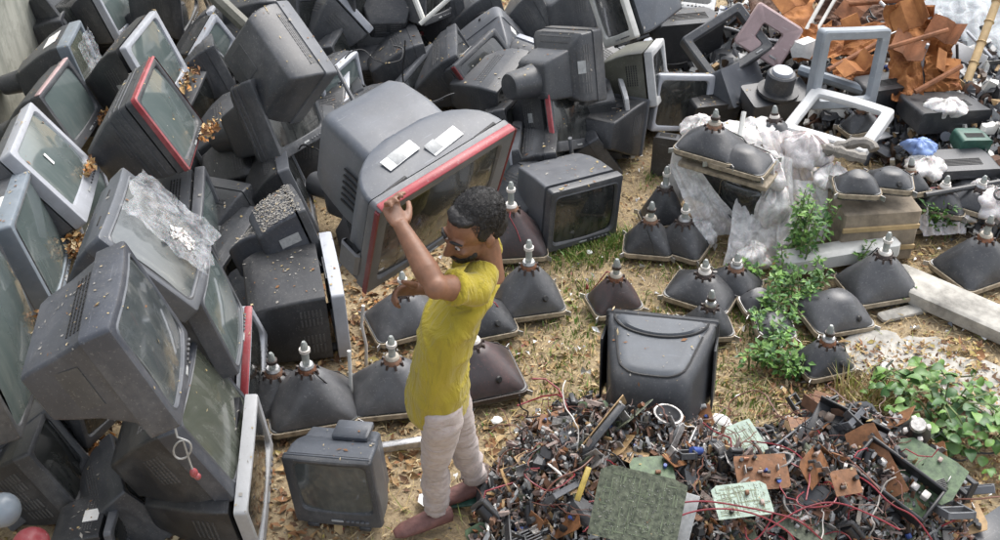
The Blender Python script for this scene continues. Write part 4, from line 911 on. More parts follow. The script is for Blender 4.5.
def rndpx(P):
    xs = [p[0] for p in P]; ys = [p[1] for p in P]
    while True:
        u, v = random.uniform(min(xs), max(xs)), random.uniform(min(ys), max(ys))
        if inpoly(u, v, P): return u, v
def edge_d(p, W):
    best = 9
    for a, b in zip(W, W[1:] + W[:1]):
        ab = b - a; t = max(0, min(1, (p - a).dot(ab) / ab.length_squared)); best = min(best, (p - a - ab * t).length)
    return best
class Mound:
    def __init__(s, px, top, fall): s.px = px; s.W = [at(u, v).xy for u, v in px]; s.top = top; s.fall = fall; s.Wl = [(p.x, p.y) for p in s.W]
    def z(s, x, y):
        if not inpoly(x, y, s.Wl): return 0.0
        return s.top * min(1, edge_d(Vector((x, y)), s.W) / s.fall) ** .7 * (.75 + .5 * (fbm((x * 2.5, y * 2.5, 4)) * .5 + .5))
    def pick(s):
        u, v = rndpx(s.px); p = at(u, v); return Vector((p.x, p.y, s.z(p.x, p.y)))
HEAP = Mound([(470, 560), (486, 480), (530, 432), (590, 412), (640, 428), (700, 432), (740, 460), (800, 418), (860, 420), (900, 450), (962, 490), (972, 560)], .24, .26)
YARD = Mound([(632, 20), (720, 20), (760, -40), (1100, -40), (1100, 250), (960, 235), (905, 170), (830, 140), (760, 110), (705, 128), (660, 66)], .30, .8)
def mound_mesh(name, mo, mat, label):
    xs = [p[0] for p in mo.Wl]; ys = [p[1] for p in mo.Wl]; n = 60; mb = MB()
    X = np.linspace(min(xs), max(xs), n); Y = np.linspace(min(ys), max(ys), n)
    mb.add([Vector((x, y, mo.z(x, y) * .8 - .03 + .02 * fbm((x * 9, y * 9, 0)))) for y in Y for x in X], [(j * n + i, j * n + i + 1, (j + 1) * n + i + 1, (j + 1) * n + i) for j in range(n - 1) for i in range(n - 1)])
    o = mb.obj(name, mat, angle=180, kind='stuff'); o['label'] = label; return o
mound_mesh('scrap_mound', HEAP, 'heapsoil', 'dark mixed dirt under the circuit-board heap'); mound_mesh('rubbish_mound', YARD, 'heapsoil', 'dark mixed dirt under the rubbish field')
def bits(name, mo, n, mats, smin, smax, label, elong=3.0):
    """tiny broken pieces nobody could count, one mesh"""
    V = []; F = []; MI = []
    for _ in range(n):
        c = mo.pick(); c.z += abs(random.gauss(0, .02)); R = Euler((random.uniform(0, 6), random.uniform(0, 6), random.uniform(0, 6))).to_matrix()
        a = random.uniform(smin, smax); s = (a * random.uniform(.6, elong), a * random.uniform(.5, 1.2), a * random.uniform(.15, .8)); o = len(V)
        V += [c + R @ Vector((x * s[0] / 2 * random.uniform(.45, 1.15), y * s[1] / 2 * random.uniform(.45, 1.15), z * s[2] / 2 * random.uniform(.6, 1.1))) for z in (-1, 1) for x, y in ((-1, -1), (1, -1), (1, 1), (-1, 1))]
        F += [tuple(o + i for i in f) for f in ((3, 2, 1, 0), (4, 5, 6, 7), (0, 1, 5, 4), (1, 2, 6, 5), (2, 3, 7, 6), (3, 0, 4, 7))]; MI += [random.randrange(len(mats))] * 6
    mb = MB(); mb.v, mb.f, mb.m = V, F, MI; o = mb.obj(name, list(mats), smooth=False, kind='stuff'); o['label'] = label; return o
bits('scrap_fragments', HEAP, 9000, ['compblack', 'pcb_brown', 'labelgrey', 'rustmetal', 'labelgrey', 'graphite2', 'plastbrown', 'pcb_tan', 'dustpink', 'wiredull', 'dustpink', 'compblack', 'dirty', 'midgrey', 'pcb_moss', 'foam'], .007, .026, 'countless small electronic fragments covering the circuit-board heap', 5)
for nm, mt, kk in (('wire_tangle', 'wirebrown', 70), ('wire_tangle', 'wireblack', 60), ('wire_tangle', 'wiredull', 60)):
    mb = MB()
    for q in range(kk):
        c = HEAP.pick(); r_ = random.Random(q * 7 + kk); p = c + Vector((0, 0, .02)); d = Vector((r_.gauss(0, 1), r_.gauss(0, 1), .4)).normalized(); P = []
        for i in range(12):
            P.append(p.copy()); d = (d + Vector((r_.gauss(0, .35), r_.gauss(0, .35), r_.gauss(0, .2) - (p.z - c.z - .03) * 6))).normalized(); p = p + d * .02
        mb.tube(P, random.uniform(.0014, .0026), 4)
    o = mb.obj(nm, mt, kind='stuff'); o['label'] = 'tangle of thin wires threaded through the circuit-board heap'
bits('rubbish_fragments', YARD, 9000, ['charcoal', 'black', 'midgrey', 'foam', 'plastbrown', 'pcb_tan', 'labelgrey', 'black', 'offwhite', 'rustdark', 'graphite2', 'midgrey'], .015, .065, 'countless broken plastic and metal fragments in the rubbish field')

# ---- kinds of scrap (each built once, then copied)
def pcb(name, label, w, d, mat, seed, dense=10, cat='circuit board', group='circuit boards in the heap'):
    r = random.Random(seed); root = thing(name, label, cat, None, group)
    # broken outline
    P = [(-w / 2, -d / 2), (w / 2 * r.uniform(.8, 1), -d / 2), (w / 2, -d / 2 * r.uniform(.5, .9)), (w / 2, d / 2 * r.uniform(.7, 1)), (w / 2 * r.uniform(.5, .8), d / 2), (-w / 2 * r.uniform(.7, 1), d / 2), (-w / 2, d / 2 * r.uniform(.5, .9))]
    MB().loft([[Vector((x, y, z)) for x, y in P] for z in (-.0015, .0015)]).obj('board', mat, root, smooth=False)
    if mat in ('pcb_moss', 'pcb_pale') and dense < 5:      # copper tracks and solder points on the printed side
        tb, sb = MB(), MB()
        for i in range(70):
            x, y = r.uniform(-.42, .42) * w, r.uniform(-.42, .42) * d; l_ = r.uniform(.015, .08); v_ = r.random() < .7
            l_ = min(l_, 2 * (.44 * (d if v_ else w) - abs(y if v_ else x)));
            if l_ > .006: tb.slat((x, y, .0022), (0, 1, 0) if v_ else (1, 0, 0), (1, 0, 0) if v_ else (0, 1, 0), (0, 0, 1), l_, r.uniform(.0015, .005), .0012)
        for i in range(170): sb.tube([(x_ := r.uniform(-.44, .44) * w, y_ := r.uniform(-.42, .42) * d, .001), (x_, y_, .0042)], [.0022, .0008], 6)
        tb.obj('copper_track', 'track', root, kind='stuff'); sb.obj('solder_point', 'solder', root, kind='stuff')
    for i in range(dense):
        x, y = r.uniform(-.4, .4) * w, r.uniform(-.4, .4) * d; k = r.random()
        if k < .35: mb = MB().tube([(x, y, .001), (x, y, r.uniform(.015, .035))], r.uniform(.005, .011), 9); mb.obj('capacitor', r.choice(['compblack', 'compblue', 'compblack', 'plastbrown', 'graphite']), root)
        elif k < .6: MB().box((x, y, .010), (r.uniform(.012, .03), r.uniform(.008, .02), r.uniform(.012, .022)), None, .002).obj('chip', r.choice(['compblack', 'labelgrey', 'dustpink', 'rustmetal']), root)
        elif k < .8: MB().box((x, y, .016), (r.uniform(.02, .035), .004, .032), Euler((0, 0, r.choice([0, PI / 2]))).to_matrix(), .001).obj('heat_sink', 'alu', root)
        else:
            MB().tube([(x - .010, y, .009), (x + .010, y, .009)], .008, 9).obj('coil', r.choice(['rustmetal', 'copper', 'yokedark']), root)
    return root
def plain(name, label, cat, build, mat, group):
    mb = MB(); build(mb); o = mb.obj(name, mat); tag(o, label, cat, group); return o
def flyback(label):
    root = thing('transformer', label, 'transformer', None, 'transformers in the heap')
    MB().tube([(0, 0, 0), (0, 0, .055)], .022, 14).obj('winding_case', 'compblack', root)
    c = MB(); c.box((.028, 0, .028), (.012, .016, .075), None, .002); c.box((0, 0, .064), (.06, .016, .012), None, .002); c.obj('core', 'graphite', root)
    MB().tube([(0, .01, .05), (.01, .05, .07), (.05, .09, .04), (.06, .14, .01), (.03, .18, .01)], .003, 6).obj('lead', 'wirered', root)
    return root
def heatsink(label):
    root = thing('heat_sink', label, 'heat sink', None, 'aluminium heat sinks in the heap')
    MB().box((0, 0, .003), (.11, .05, .006), None, .001).obj('plate', 'alu', root)
    me = MB().box((0, 0, .02), (.108, .003, .03), None, 0).mesh('fin', 'alu', smooth=False)
    for k in range(6):
        o = bpy.data.objects.new('fin', me); COL.objects.link(o); o.parent = root; o.location = (0, -.022 + .009 * k, 0)
    return root
def speaker(label):
    root = thing('loudspeaker', label, 'loudspeaker', None, 'loose loudspeakers in the heap')
    MB().loft([[Vector((.048 * math.cos(a) * k, .048 * math.sin(a) * k, z)) for a in np.linspace(0, 2 * PI, 18, endpoint=False)] for k, z in ((.4, 0), (.5, .012), (.95, .028), (1.1, .032), (1.1, .036), (.95, .036))], True, False).obj('basket', 'alu', root)
    MB().loft([[Vector((.046 * math.cos(a) * k, .046 * math.sin(a) * k, z)) for a in np.linspace(0, 2 * PI, 18, endpoint=False)] for k, z in ((1, .035), (.9, .037), (.75, .03), (.3, .018), (.05, .02))], False, True).obj('cone', 'compblack', root)
    MB().disc((0, 0, 0), (0, 0, -1), .026, .014).obj('magnet', 'rustmetal', root); return root
def bracket(mb): mb.box((0, 0, .004), (.12, .035, .004), None, .001); mb.box((0, .017, .025), (.12, .004, .045), None, .001)
def wirecurl(mb, r, n, seed, rad=.0026):
    q = random.Random(seed); p = Vector((0, 0, .01)); d = Vector((1, 0, .3)); pts = []
    for i in range(n):
        pts.append(p.copy()); d = (d + Vector((q.gauss(0, .5), q.gauss(0, .5), q.gauss(0, .25) - p.z * 2.5))).normalized(); p = p + d * r; p.z = max(0, p.z)
    # smooth
    out = []
    for a, b in zip(pts, pts[1:]): out += [a, a.lerp(b, .5)]
    for _ in range(2): out = [out[0]] + [(out[i - 1] + out[i] * 2 + out[i + 1]) / 4 for i in range(1, len(out) - 1)] + [out[-1]]
    mb.tube(out, rad, 5)
def chunk(mb, seed, s=(.08, .06, .03)):
    q = random.Random(seed); n = 7; L = []
    for z, k in ((-1, .8), (0, 1), (1, .75)): L.append([Vector((s[0] / 2 * k * math.cos(2 * PI * i / n) * q.uniform(.7, 1.15), s[1] / 2 * k * math.sin(2 * PI * i / n) * q.uniform(.7, 1.15), s[2] / 2 * z * q.uniform(.7, 1.1))) for i in range(n)])
    mb.loft(L)
def chassis(mb, L=.22, W=.06):
    mb.box((0, -W / 2, 0), (L, .008, .03), None, .002); mb.box((0, W / 2, 0), (L, .008, .03), None, .002)
    for k in range(5): mb.box((-L / 2 + .006 + k * (L - .012) / 4, 0, 0), (.009, W, .026), None, .002)
GH, GY = ' in the circuit-board heap', ' in the rubbish field'
protos = [
 (lambda: pcb('circuit_board', 'brown circuit board crowded with black parts' + GH, .15, .10, 'pcb_brown', 1, 12), 9),
 (lambda: pcb('circuit_board', 'narrow brown circuit board with silver heat sinks' + GH, .17, .06, 'pcb_brown', 2, 9), 8),
 (lambda: pcb('circuit_board', 'small green circuit board' + GH, .10, .08, 'pcb_green', 3, 8), 7),
 (lambda: pcb('circuit_board', 'tan circuit board broken at one corner' + GH, .14, .11, 'pcb_tan', 4, 10), 8),
 (lambda: pcb('circuit_board', 'large grey-green circuit board with black parts' + GH, .22, .16, 'pcb_moss', 41, 12), 7),
 (lambda: pcb('circuit_board', 'long brown circuit board with rows of parts' + GH, .26, .12, 'pcb_brown', 42, 16), 7),
 (lambda: plain('chassis_piece', 'grey slotted chassis piece' + GH, 'chassis piece', lambda b: chassis(b, .28, .10), 'midgrey', 'chassis pieces in the heap'), 8),
 (lambda: plain('plastic_piece', 'large dark casing shard' + GH, 'plastic piece', lambda b: chunk(b, 43, (.17, .10, .05)), 'charcoal', 'plastic pieces in the heap'), 10),
 (lambda: flyback('black line transformer with red lead' + GH), 18),
 (lambda: heatsink('finned aluminium heat sink' + GH), 6),
 (lambda: speaker('round loudspeaker with black cone' + GH), 4),
 (lambda: plain('bracket', 'bent metal bracket' + GH, 'bracket', bracket, 'alu', 'metal brackets in the heap'), 10),
 (lambda: plain('bracket', 'rusty bent bracket' + GH, 'bracket', bracket, 'rustmetal', 'metal brackets in the heap'), 10),
 (lambda: plain('chassis_rail', 'black slotted plastic rail' + GH, 'plastic rail', chassis, 'black', 'plastic rails in the heap'), 16),
 (lambda: plain('wire', 'dark red wire curling over scrap' + GH, 'wire', lambda b: wirecurl(b, .035, 14, 5, .0032), 'wirered', 'loose wires in the heap'), 16),
 (lambda: plain('wire', 'brown wire tangled in scrap' + GH, 'wire', lambda b: wirecurl(b, .03, 16, 6), 'wirebrown', 'loose wires in the heap'), 16),
 (lambda: plain('wire', 'thin white wire looped over scrap' + GH, 'wire', lambda b: wirecurl(b, .022, 16, 7), 'wirewhite', 'loose wires in the heap'), 10),
 (lambda: plain('wire', 'black cable twisting through scrap' + GH, 'wire', lambda b: wirecurl(b, .035, 14, 8, .0036), 'wireblack', 'loose wires in the heap'), 10),
 (lambda: plain('plastic_piece', 'chipped dark plastic piece' + GH, 'plastic piece', lambda b: chunk(b, 3, (.09, .05, .035)), 'compblack', 'plastic pieces in the heap'), 14),
 (lambda: plain('plastic_piece', 'pale grey plastic piece' + GH, 'plastic piece', lambda b: chunk(b, 4, (.06, .045, .02)), 'labelgrey', 'plastic pieces in the heap'), 9),
 (lambda: plain('plastic_piece', 'small white plastic piece' + GH, 'plastic piece', lambda b: chunk(b, 5, (.045, .03, .018)), 'foam', 'plastic pieces in the heap'), 12),
 (lambda: plain('capacitor', 'blue-sleeved capacitor' + GH, 'capacitor', lambda b: b.tube([(0, 0, 0), (.05, 0, 0)], .013, 12), 'compblue', 'loose capacitors in the heap'), 4),
 (lambda: plain('copper_coil', 'loose copper winding' + GH, 'copper coil', lambda b: b.tube([(.02 * math.cos(a), .02 * math.sin(a), .004 + a * .0012) for a in np.linspace(0, 16, 60)], .005, 5), 'copper', 'copper windings in the heap'), 9),
]
def scatter(protos, mo, marks, lift=.012, tilt=.5):
    for mk, n in protos:
        root = mk(); base = root['label'].replace(GH, '').replace(GY, '')
        for i in range(n):
            c = mo.pick(); M = pose(c.x, c.y, c.z + lift + abs(random.gauss(0, .02)), random.gauss(0, tilt), random.gauss(0, tilt), random.uniform(0, 2 * PI), random.uniform(.8, 1.3))
            lab = where(base, c, marks)
            if i == 0: root.matrix_world = M; root['label'] = lab
            else: dup(root, M, lab)
HM = [(at(u, v, z), n) for u, v, z, n in ((637, 505, .2, 'large mossy green board'), (742, 445, .18, 'farther mint-green board'), (742, 500, .2, 'nearer mint-green board'), (762, 472, .2, 'burnt orange-brown board'), (814, 466, .2, 'upright orange-brown board'), (846, 482, .2, 'bright orange fragment'), (926, 470, .2, 'dark green board'), (842, 440, .2, 'tipped chassis'), (604, 438, .2, 'slotted chassis'), (583, 484, .2, 'yellow strip'), (660, 428, .0, 'overturned black set'), (676, 520, .2, 'grey metal plate'), (500, 500, 0, "man's rear foot"), (893, 484, .2, 'open casing'), (540, 440, .1, 'straw edge'), (800, 530, .2, 'red wire arch'), (880, 530, .2, 'bottom right wires'), (545, 530, .2, 'bottom picture edge'))]
scatter(protos, HEAP, HM)
# red wire arcs lying across the front of the heap
for i, (pts, mat, lab) in enumerate([
    ([(648, 530, .2), (668, 505, .28), (700, 500, .3), (735, 505, .30), (770, 512, .3), (800, 520, .28), (822, 540, .2)], 'wirered', 'long dark red wire arching over the pale green board'),
    ([(655, 542, .2), (672, 518, .27), (705, 508, .3), (748, 510, .3), (790, 530, .26), (800, 552, .2)], 'wirered', 'second dark red wire bundled with the long arch'),
    ([(768, 530, .2), (800, 508, .26), (835, 500, .27), (872, 515, .26), (900, 530, .24)], 'wirered', 'red wire running from board to board at the lower right'),
    ([(845, 470, .24), (870, 482, .27), (890, 505, .27), (915, 515, .26), (932, 540, .2)], 'wirered', 'red wire dropping to the bottom right of the heap'),
    ([(840, 452, .24), (862, 470, .28), (880, 490, .26)], 'wirebrown', 'brown wire by the dark tipped chassis'),
    ([(742, 440, .16), (790, 446, .22), (812, 470, .25), (806, 500, .25)], 'wirered', 'red wire beside the orange-brown board'),
    ([(570, 470, .2), (585, 448, .27), (612, 450, .28), (628, 470, .26), (632, 490, .24)], 'wireblack', 'thin black wire bowed over the green board'),
    ([(620, 420, .14), (640, 428, .2), (652, 440, .2), (646, 452, .2)], 'wireorange', 'orange wire tangle below the overturned black set'),
    ([(612, 440, .16), (632, 424, .22), (655, 432, .22), (668, 446, .18)], 'wireorange', 'another orange wire below the overturned black set'),
    ([(540, 500, .2), (556, 478, .26), (580, 470, .27), (598, 452, .26)], 'wirebrown', 'brown wire crossing the left half of the heap'),
]):
    P = [at(u, v, z + .06) for u, v, z in pts]
    for _ in range(3): P = [P[0]] + [x for a, b in zip(P, P[1:]) for x in (a.lerp(b, .25), a.lerp(b, .75))] + [P[-1]]
    o = MB().tube(P, .0032, 6).obj('wire', mat); tag(o, lab, 'wire', 'loose wires in the heap')
# larger boards and panels one can point at
def board_at(mk, u, v, z, yaw, tx=0, ty=0):
    root = mk(); p = at(u, v, z + .05); root.matrix_world = pose(p.x, p.y, p.z, tx, ty, yaw); return root
board_at(lambda: pcb('circuit_board', 'large mossy green circuit board propped up at the bottom of the heap', .33, .27, 'pcb_moss', 21, 0), 638, 508, .30, -.22, .78, .1)
board_at(lambda: pcb('circuit_board', 'green circuit board lying behind the large mossy one', .17, .12, 'pcb_green', 22, 4), 652, 470, .26, .1, .25)
board_at(lambda: pcb('circuit_board', 'pale mint-green board standing out at the back of the heap', .20, .19, 'pcb_pale', 23, 2), 742, 445, .18, .5, .35)
board_at(lambda: pcb('circuit_board', 'pale mint-green board lying nearer the red wires', .22, .14, 'pcb_pale', 24, 3), 742, 500, .25, .15, .3)
board_at(lambda: pcb('circuit_board', 'orange-brown circuit board with burnt black middle', .21, .14, 'pcb_brown', 25, 14), 762, 472, .26, .1, .5)
board_at(lambda: pcb('circuit_board', 'orange-brown board standing on edge right of the burnt one', .16, .12, 'pcb_brown', 26, 8), 814, 466, .26, .9, .9)
board_at(lambda: pcb('circuit_board', 'bright orange board fragment among red wires', .11, .10, 'pcb_brown', 27, 3), 846, 482, .27, .2, .5)
board_at(lambda: pcb('circuit_board', 'dark green board filling the back of the tipped chassis', .28, .20, 'pcb_green', 28, 6), 926, 470, .20, -.65, .35, .15)
o = MB().box((0, 0, 0), (.13, .22, .008), None, .002).obj('metal_plate', 'labelgrey'); p = at(676, 520, .29); o.matrix_world = pose(p.x, p.y, p.z, .7, .1, -.3); tag(o, 'pale grey metal plate beside the large mossy green board', 'metal plate')
o = MB().box((0, 0, 0), (.022, .14, .012), None, .002).obj('plastic_strip', 'yellowplastic'); p = at(583, 484, .31); o.matrix_world = pose(p.x, p.y, p.z, .5, 0, -.42); tag(o, 'yellow plastic strip left of the large mossy green board', 'plastic strip')
o = MB().box((0, 0, 0), (.22, .18, .01), None, .002).obj('plastic_sheet', 'charcoal'); p = at(1000, 535, .06); o.matrix_world = pose(p.x, p.y, p.z, .3, 0, .6); tag(o, 'flat black plastic sheet in the bottom right corner', 'plastic sheet')
# slotted black chassis frame standing up at the back of the heap
root = thing('slotted_chassis', 'black slotted chassis frame standing tilted before the overturned black set', 'chassis frame', pose(*at(604, 438, .31), .25, -.55, .72))
for k, nm in ((-1, 'rail'), (1, 'rail')): MB().box((0, .012, k * .055), (.30, .03, .016), None, .003).obj(nm, 'charcoal', root)
for k in range(5): MB().box((-.14 + k * .07, .012, 0), (.016, .028, .10), None, .002).obj('cross_bar', 'black', root)
b_ = MB().box((.03, .036, 0), (.30, .005, .12), None, .001).obj('board', 'pcb_tan', root)
for k in range(5): MB().tube([(-.08 + .05 * k, .038, .02 * (-1) ** k), (-.08 + .05 * k, .062, .02 * (-1) ** k)], .009, 9).obj('capacitor', 'compblack', root)
# tipped chassis with dark works (right of the heap)
root = thing('television_chassis', 'black tipped chassis full of dark works between tube and creeper', 'television chassis', pose(*at(842, 440, .24), .5, .15, -.55))
MB().box((0, 0, 0), (.30, .22, .012), None, .003).obj('base_plate', 'black', root)
for sy in (-1, 1): MB().box((0, sy * .11, .03), (.30, .008, .07), None, .002).obj('side_rail', 'compblack', root)
for k in range(16):
    x, y = random.uniform(-.13, .13), random.uniform(-.09, .09)
    if k % 2: MB().tube([(x, y, 0), (x, y, random.uniform(.03, .07))], random.uniform(.009, .02), 10).obj('capacitor', random.choice(['compblack', 'plastbrown', 'labelgrey']), root)
    else: MB().box((x, y, .03), (random.uniform(.02, .06), random.uniform(.02, .04), random.uniform(.03, .06)), None, .003).obj('component', random.choice(['compblack', 'graphite', 'alu', 'plastbrown']), root)
root = thing('television_chassis', 'black open casing with dark green board next to the creeper', 'television chassis', pose(*at(893, 484, .22), .35, .25, -.72))
MB().box((0, 0, 0), (.34, .16, .012), None, .003).obj('base_plate', 'pcb_green', root)
for sy in (-1, 1): MB().box((0, sy * .08, .035), (.34, .012, .08), None, .003).obj('side_rail', 'compblack', root)
for sx in (-1, 1): MB().box((sx * .165, 0, .035), (.012, .148, .08), None, .003).obj('end_rail', 'compblack', root)
for k in range(6): MB().box((-.13 + .05 * k, .03, .03), (.03, .03, .04), None, .003).obj('component', random.choice(['compblack', 'alu', 'yokewhite']), root)
root = thing('deflection_yoke', 'loose dark yoke with white ring dropped on the pale slab', 'deflection yoke', pose(*at(880, 374, .01), .3, .2, 0))
MB().tube([(0, 0, 0), (0, 0, .03), (0, 0, .06)], [.045, .035, .025], 14).obj('winding', 'yokedark', root); MB().tube([(0, 0, .058), (0, 0, .07)], [.028, .026], 14).obj('clamp_ring', 'yokewhite', root); MB().tube([(0, 0, .06), (.004, 0, .13)], [.008, .004], 8).obj('neck', 'neckglass', root)
root = thing('deflection_yoke', 'black yoke with silver clips perched on the open casing', 'deflection yoke', pose(*at(916, 432, .28), .4, -.2, 0))
MB().tube([(0, 0, 0), (0, 0, .03), (0, 0, .07)], [.06, .045, .03], 14).obj('winding', 'compblack', root); MB().tube([(0, 0, .068), (0, 0, .085)], [.034, .03], 14).obj('clamp_ring', 'alu', root)
for k in range(4): MB().box((.045 * math.cos(k * 1.57), .045 * math.sin(k * 1.57), .03), (.02, .02, .03), None, .003).obj('clip', 'yokewhite', root)
# litter paper
for u, v, s_, lab in ((429, 500, .12, 'white paper scrap by the man\'s front foot'), (722, 420, .09, 'crumpled white paper above the mint-green board'), (497, 420, .06, 'small white scrap on straw right of the dark base strip'), (590, 252, .04, 'white crumb at the grass tuft'), (893, 300, .09, 'white broken chunk before the concrete strip')):
    mb = MB(); chunk(mb, int(u), (s_, s_ * .8, .012)); o = mb.obj('paper_scrap', 'label'); p = at(u, v, .015); o.matrix_world = pose(p.x, p.y, p.z, .2, .1, u); tag(o, lab, 'paper scrap')
o = MB().box((0, 0, 0), (.20, .10, .012), None, .003).obj('metal_plate', 'tealplastic'); p = at(468, 497, .012); o.matrix_world = pose(p.x, p.y, p.z, 0, .05, .2); tag(o, 'dark green plate under the man\'s rear foot', 'metal plate')
o = MB().box((0, 0, 0), (.30, .035, .04), None, .004).obj('metal_bar', 'metal'); p = at(405, 444, .03); o.matrix_world = pose(p.x, p.y, p.z, 0, 0, .22); tag(o, 'grey metal bar on leaves between small television and the man', 'metal bar')
o = MB().tube([(0, 0, 0), (0, 0, .30)], .009, 8).obj('plastic_rod', 'offwhite'); p = at(352, 405, 0); o.matrix_world = pose(p.x, p.y, p.z, -.1, .02, 0); tag(o, 'thin white rod standing by the labelled tube', 'rod')
o = MB().tube([(0, 0, 0), (.01, 0, .12), (-.005, .01, .24), (.012, 0, .36)], .008, 8).obj('cable', 'wirewhite'); p = at(366, 365, 0); o.matrix_world = pose(p.x, p.y, p.z); tag(o, 'pale cable hanging in the gap below the carried set', 'cable')
# ------------------------------------------------------------------ rubbish field: frames, casings, sheets
plastic('surroundgrey', (.27, .30, .33), .42, .35)
simple('rust2', (.22, .09, .04), .8, .5, 9, .5)
def bezel_frame(label, u, v, z, w, h, b, dep, mat, rot, bow=.0):
    p = at(u, v, z); root = thing('bezel_frame', label, 'bezel frame', pose(p.x, p.y, p.z, *rot), 'empty screen surrounds')
    ring = lambda hw, hh, r, y: [Vector((q[0], y - bow * (1 - (q[0] / (w / 2)) ** 2), q[1])) for q in rr(hw, hh, r)]
    MB().loft([ring(w / 2 - b, h / 2 - b, .012, dep * .7), ring(w / 2 - b, h / 2 - b, .012, .02), ring(w / 2 - b + .008, h / 2 - b + .008, .016, .006), ring(w / 2 - .012, h / 2 - .012, .02, 0), ring(w / 2 - .002, h / 2 - .002, .024, .008), ring(w / 2, h / 2, .025, dep), ring(w / 2 - .006, h / 2 - .006, .02, dep), ring(w / 2 - .010, h / 2 - .010, .02, .03), ring(w / 2 - b + .006, h / 2 - b + .006, .014, .03), ring(w / 2 - b, h / 2 - b, .012, dep * .7)], False, False).obj('surround', mat, root)
    MB().box((w * .28, -.001 - bow * .6, -h / 2 + b * .5), (.05, .006, .012), None, .002).obj('button_row', 'labelgrey', root); return root
bezel_frame('large empty grey screen surround standing upright on the rubbish', 851, 70, .60, .46, .48, .062, .07, 'surroundgrey', (-.12, .10, .30), .012)

bezel_frame('large empty off-white screen surround lying flat under the upright grey one', 838, 118, .48, .50, .44, .065, .05, 'palegrey', (-1.38, .0, -.62), .012)
bezel_frame('empty dark grey screen surround lying tilted at the back', 728, 42, .45, .48, .38, .06, .08, 'charcoal', (-.9, -.35, .5))
bezel_frame('empty surround with pink-stained face leaning at the back', 769, 36, .48, .34, .30, .10, .09, 'pinktrim', (-.4, .45, -.35))
# casings and odd pieces
def casing(label, u, v, z, size, rot, mat, style='box', name='plastic_casing'):
    p = at(u, v, z); w, d, h = size; root = thing(name, label, 'plastic casing', pose(p.x, p.y, p.z, *rot), 'loose plastic casings')
    L = [lp(rr(s * w / 2, s2 * h / 2, .02), t * d, zo * h) for s, s2, t, zo in STY[style]]; MB().loft([lp(rr(w / 2, h / 2, .02), 0)] + L, True, True).obj('shell', mat, root)
    mb = MB()
    for k in range(5): mb.box((0, d * .25 + k * d * .06, h / 2 * .96 + .001), (w * .6, d * .025, .004))
    mb.obj('vent_grille', 'vent', root, kind='stuff'); return root
casing('charcoal casing with stepped round base like a turntable', 778, 92, .28, (.42, .34, .22), (-1.35, 0, .3), 'charcoal', 'step')
casing('grey tilted casing below the dark surround', 745, 82, .25, (.5, .3, .26), (-.6, .2, .9), 'bluegrey')
casing('black casing with silver rim by the end of the path', 715, 118, .12, (.34, .26, .2), (.2, .1, .4), 'black')
casing('long black case lying behind the upright grey surround', 905, 98, .28, (.62, .22, .16), (.1, .1, .45), 'black')
casing('black case beside the bamboo pole', 955, 122, .28, (.5, .3, .14), (.0, .1, .3), 'black')
casing('flat dark tray half buried right of the crate', 960, 175, .22, (.5, .22, .06), (.1, 0, .1), 'charcoal')
casing('black casing under the olive monitor', 690, 46, .25, (.45, .3, .34), (.1, 0, .2), 'black')
casing('dark casing heaped behind the black mesh monitor', 655, 30, .2, (.4, .3, .3), (.3, 0, -.4), 'black')
casing('green equipment box among grey rubbish at the right', 975, 148, .26, (.20, .14, .11), (.15, .1, .2), 'tealplastic')
casing('small black case standing left of the wrapped stack', 665, 158, .12, (.16, .14, .26), (0, 0, -.3), 'black')
disc_ = thing('motor', 'round black motor with pale top at the edge of the dark surround', 'motor', pose(*at(782, 74, .42), .1, .05, 0))
MB().tube([(0, 0, -.12), (0, 0, 0), (0, 0, .01)], [.09, .09, .08], 20).obj('drum', 'charcoal', disc_); MB().tube([(0, 0, .008), (0, 0, .03)], [.065, .06], 20).obj('cap', 'silver', disc_); MB().tube([(0, 0, -.13), (0, 0, -.11)], [.13, .13], 20).obj('flange', 'black', disc_)
def sc(name, label, cat, u, v, z, build, mat, rot=(0, 0, 0)):
    mb = MB(); build(mb); o = mb.obj(name, mat); p = at(u, v, z); o.matrix_world = pose(p.x, p.y, p.z, *rot); return tag(o, label, cat)
sc('foam_block', 'white foam block beside the pink-stained surround', 'foam block', 803, 48, .42, lambda b: chunk(b, 9, (.18, .14, .12)), 'foam')
sc('foam_block', 'cream foam slab on the left of the wrapped stack', 'foam block', 683, 168, .26, lambda b: b.box((0, 0, 0), (.10, .22, .40), None, .015), 'foam', (.1, .1, -.5))
sc('foam_beam', 'long white foam beam under the crate, behind the weeds', 'foam beam', 838, 254, .10, lambda b: b.box((0, 0, 0), (.66, .12, .11), None, .02), 'offwhite', (0, -.05, .2))
sc('rubber_boot', 'brown stiff rag ring on top of the crate tubes', 'rag', 850, 150, .50, lambda b: b.tube([(.13 * math.cos(a), .06 * math.sin(a), .02 * math.sin(2 * a)) for a in np.linspace(0, 5.2, 20)], [.03 + .008 * math.sin(3 * i) for i in range(20)], 8), 'dirty')
crate = thing('cardboard_crate', 'worn cardboard crate carrying two shiny black tubes', 'crate', pose(*at(868, 222, .17), 0, 0, .12))
MB().box((0, 0, 0), (.42, .30, .32), None, .01).obj('carton', 'cardboard', crate)
for k in (-.07, .06): MB().box((0, -.153, k), (.42, .012, .03), None, .003).obj('batten', 'bamboo', crate)
sc('cardboard_box', 'torn cardboard box inside the plastic-wrapped stack', 'box', 752, 176, .22, lambda b: b.box((0, .12, 0), (.34, .2, .36), None, .01), 'cardboard', (0, 0, -.55))
sc('cardboard_strip', 'beige cardboard lid between the upper and lower tubes of the wrapped stack', 'cardboard', 727, 170, .435, lambda b: b.box((0, .02, 0), (.50, .20, .03), None, .005), 'tapebeige', (0, 0, -.55))
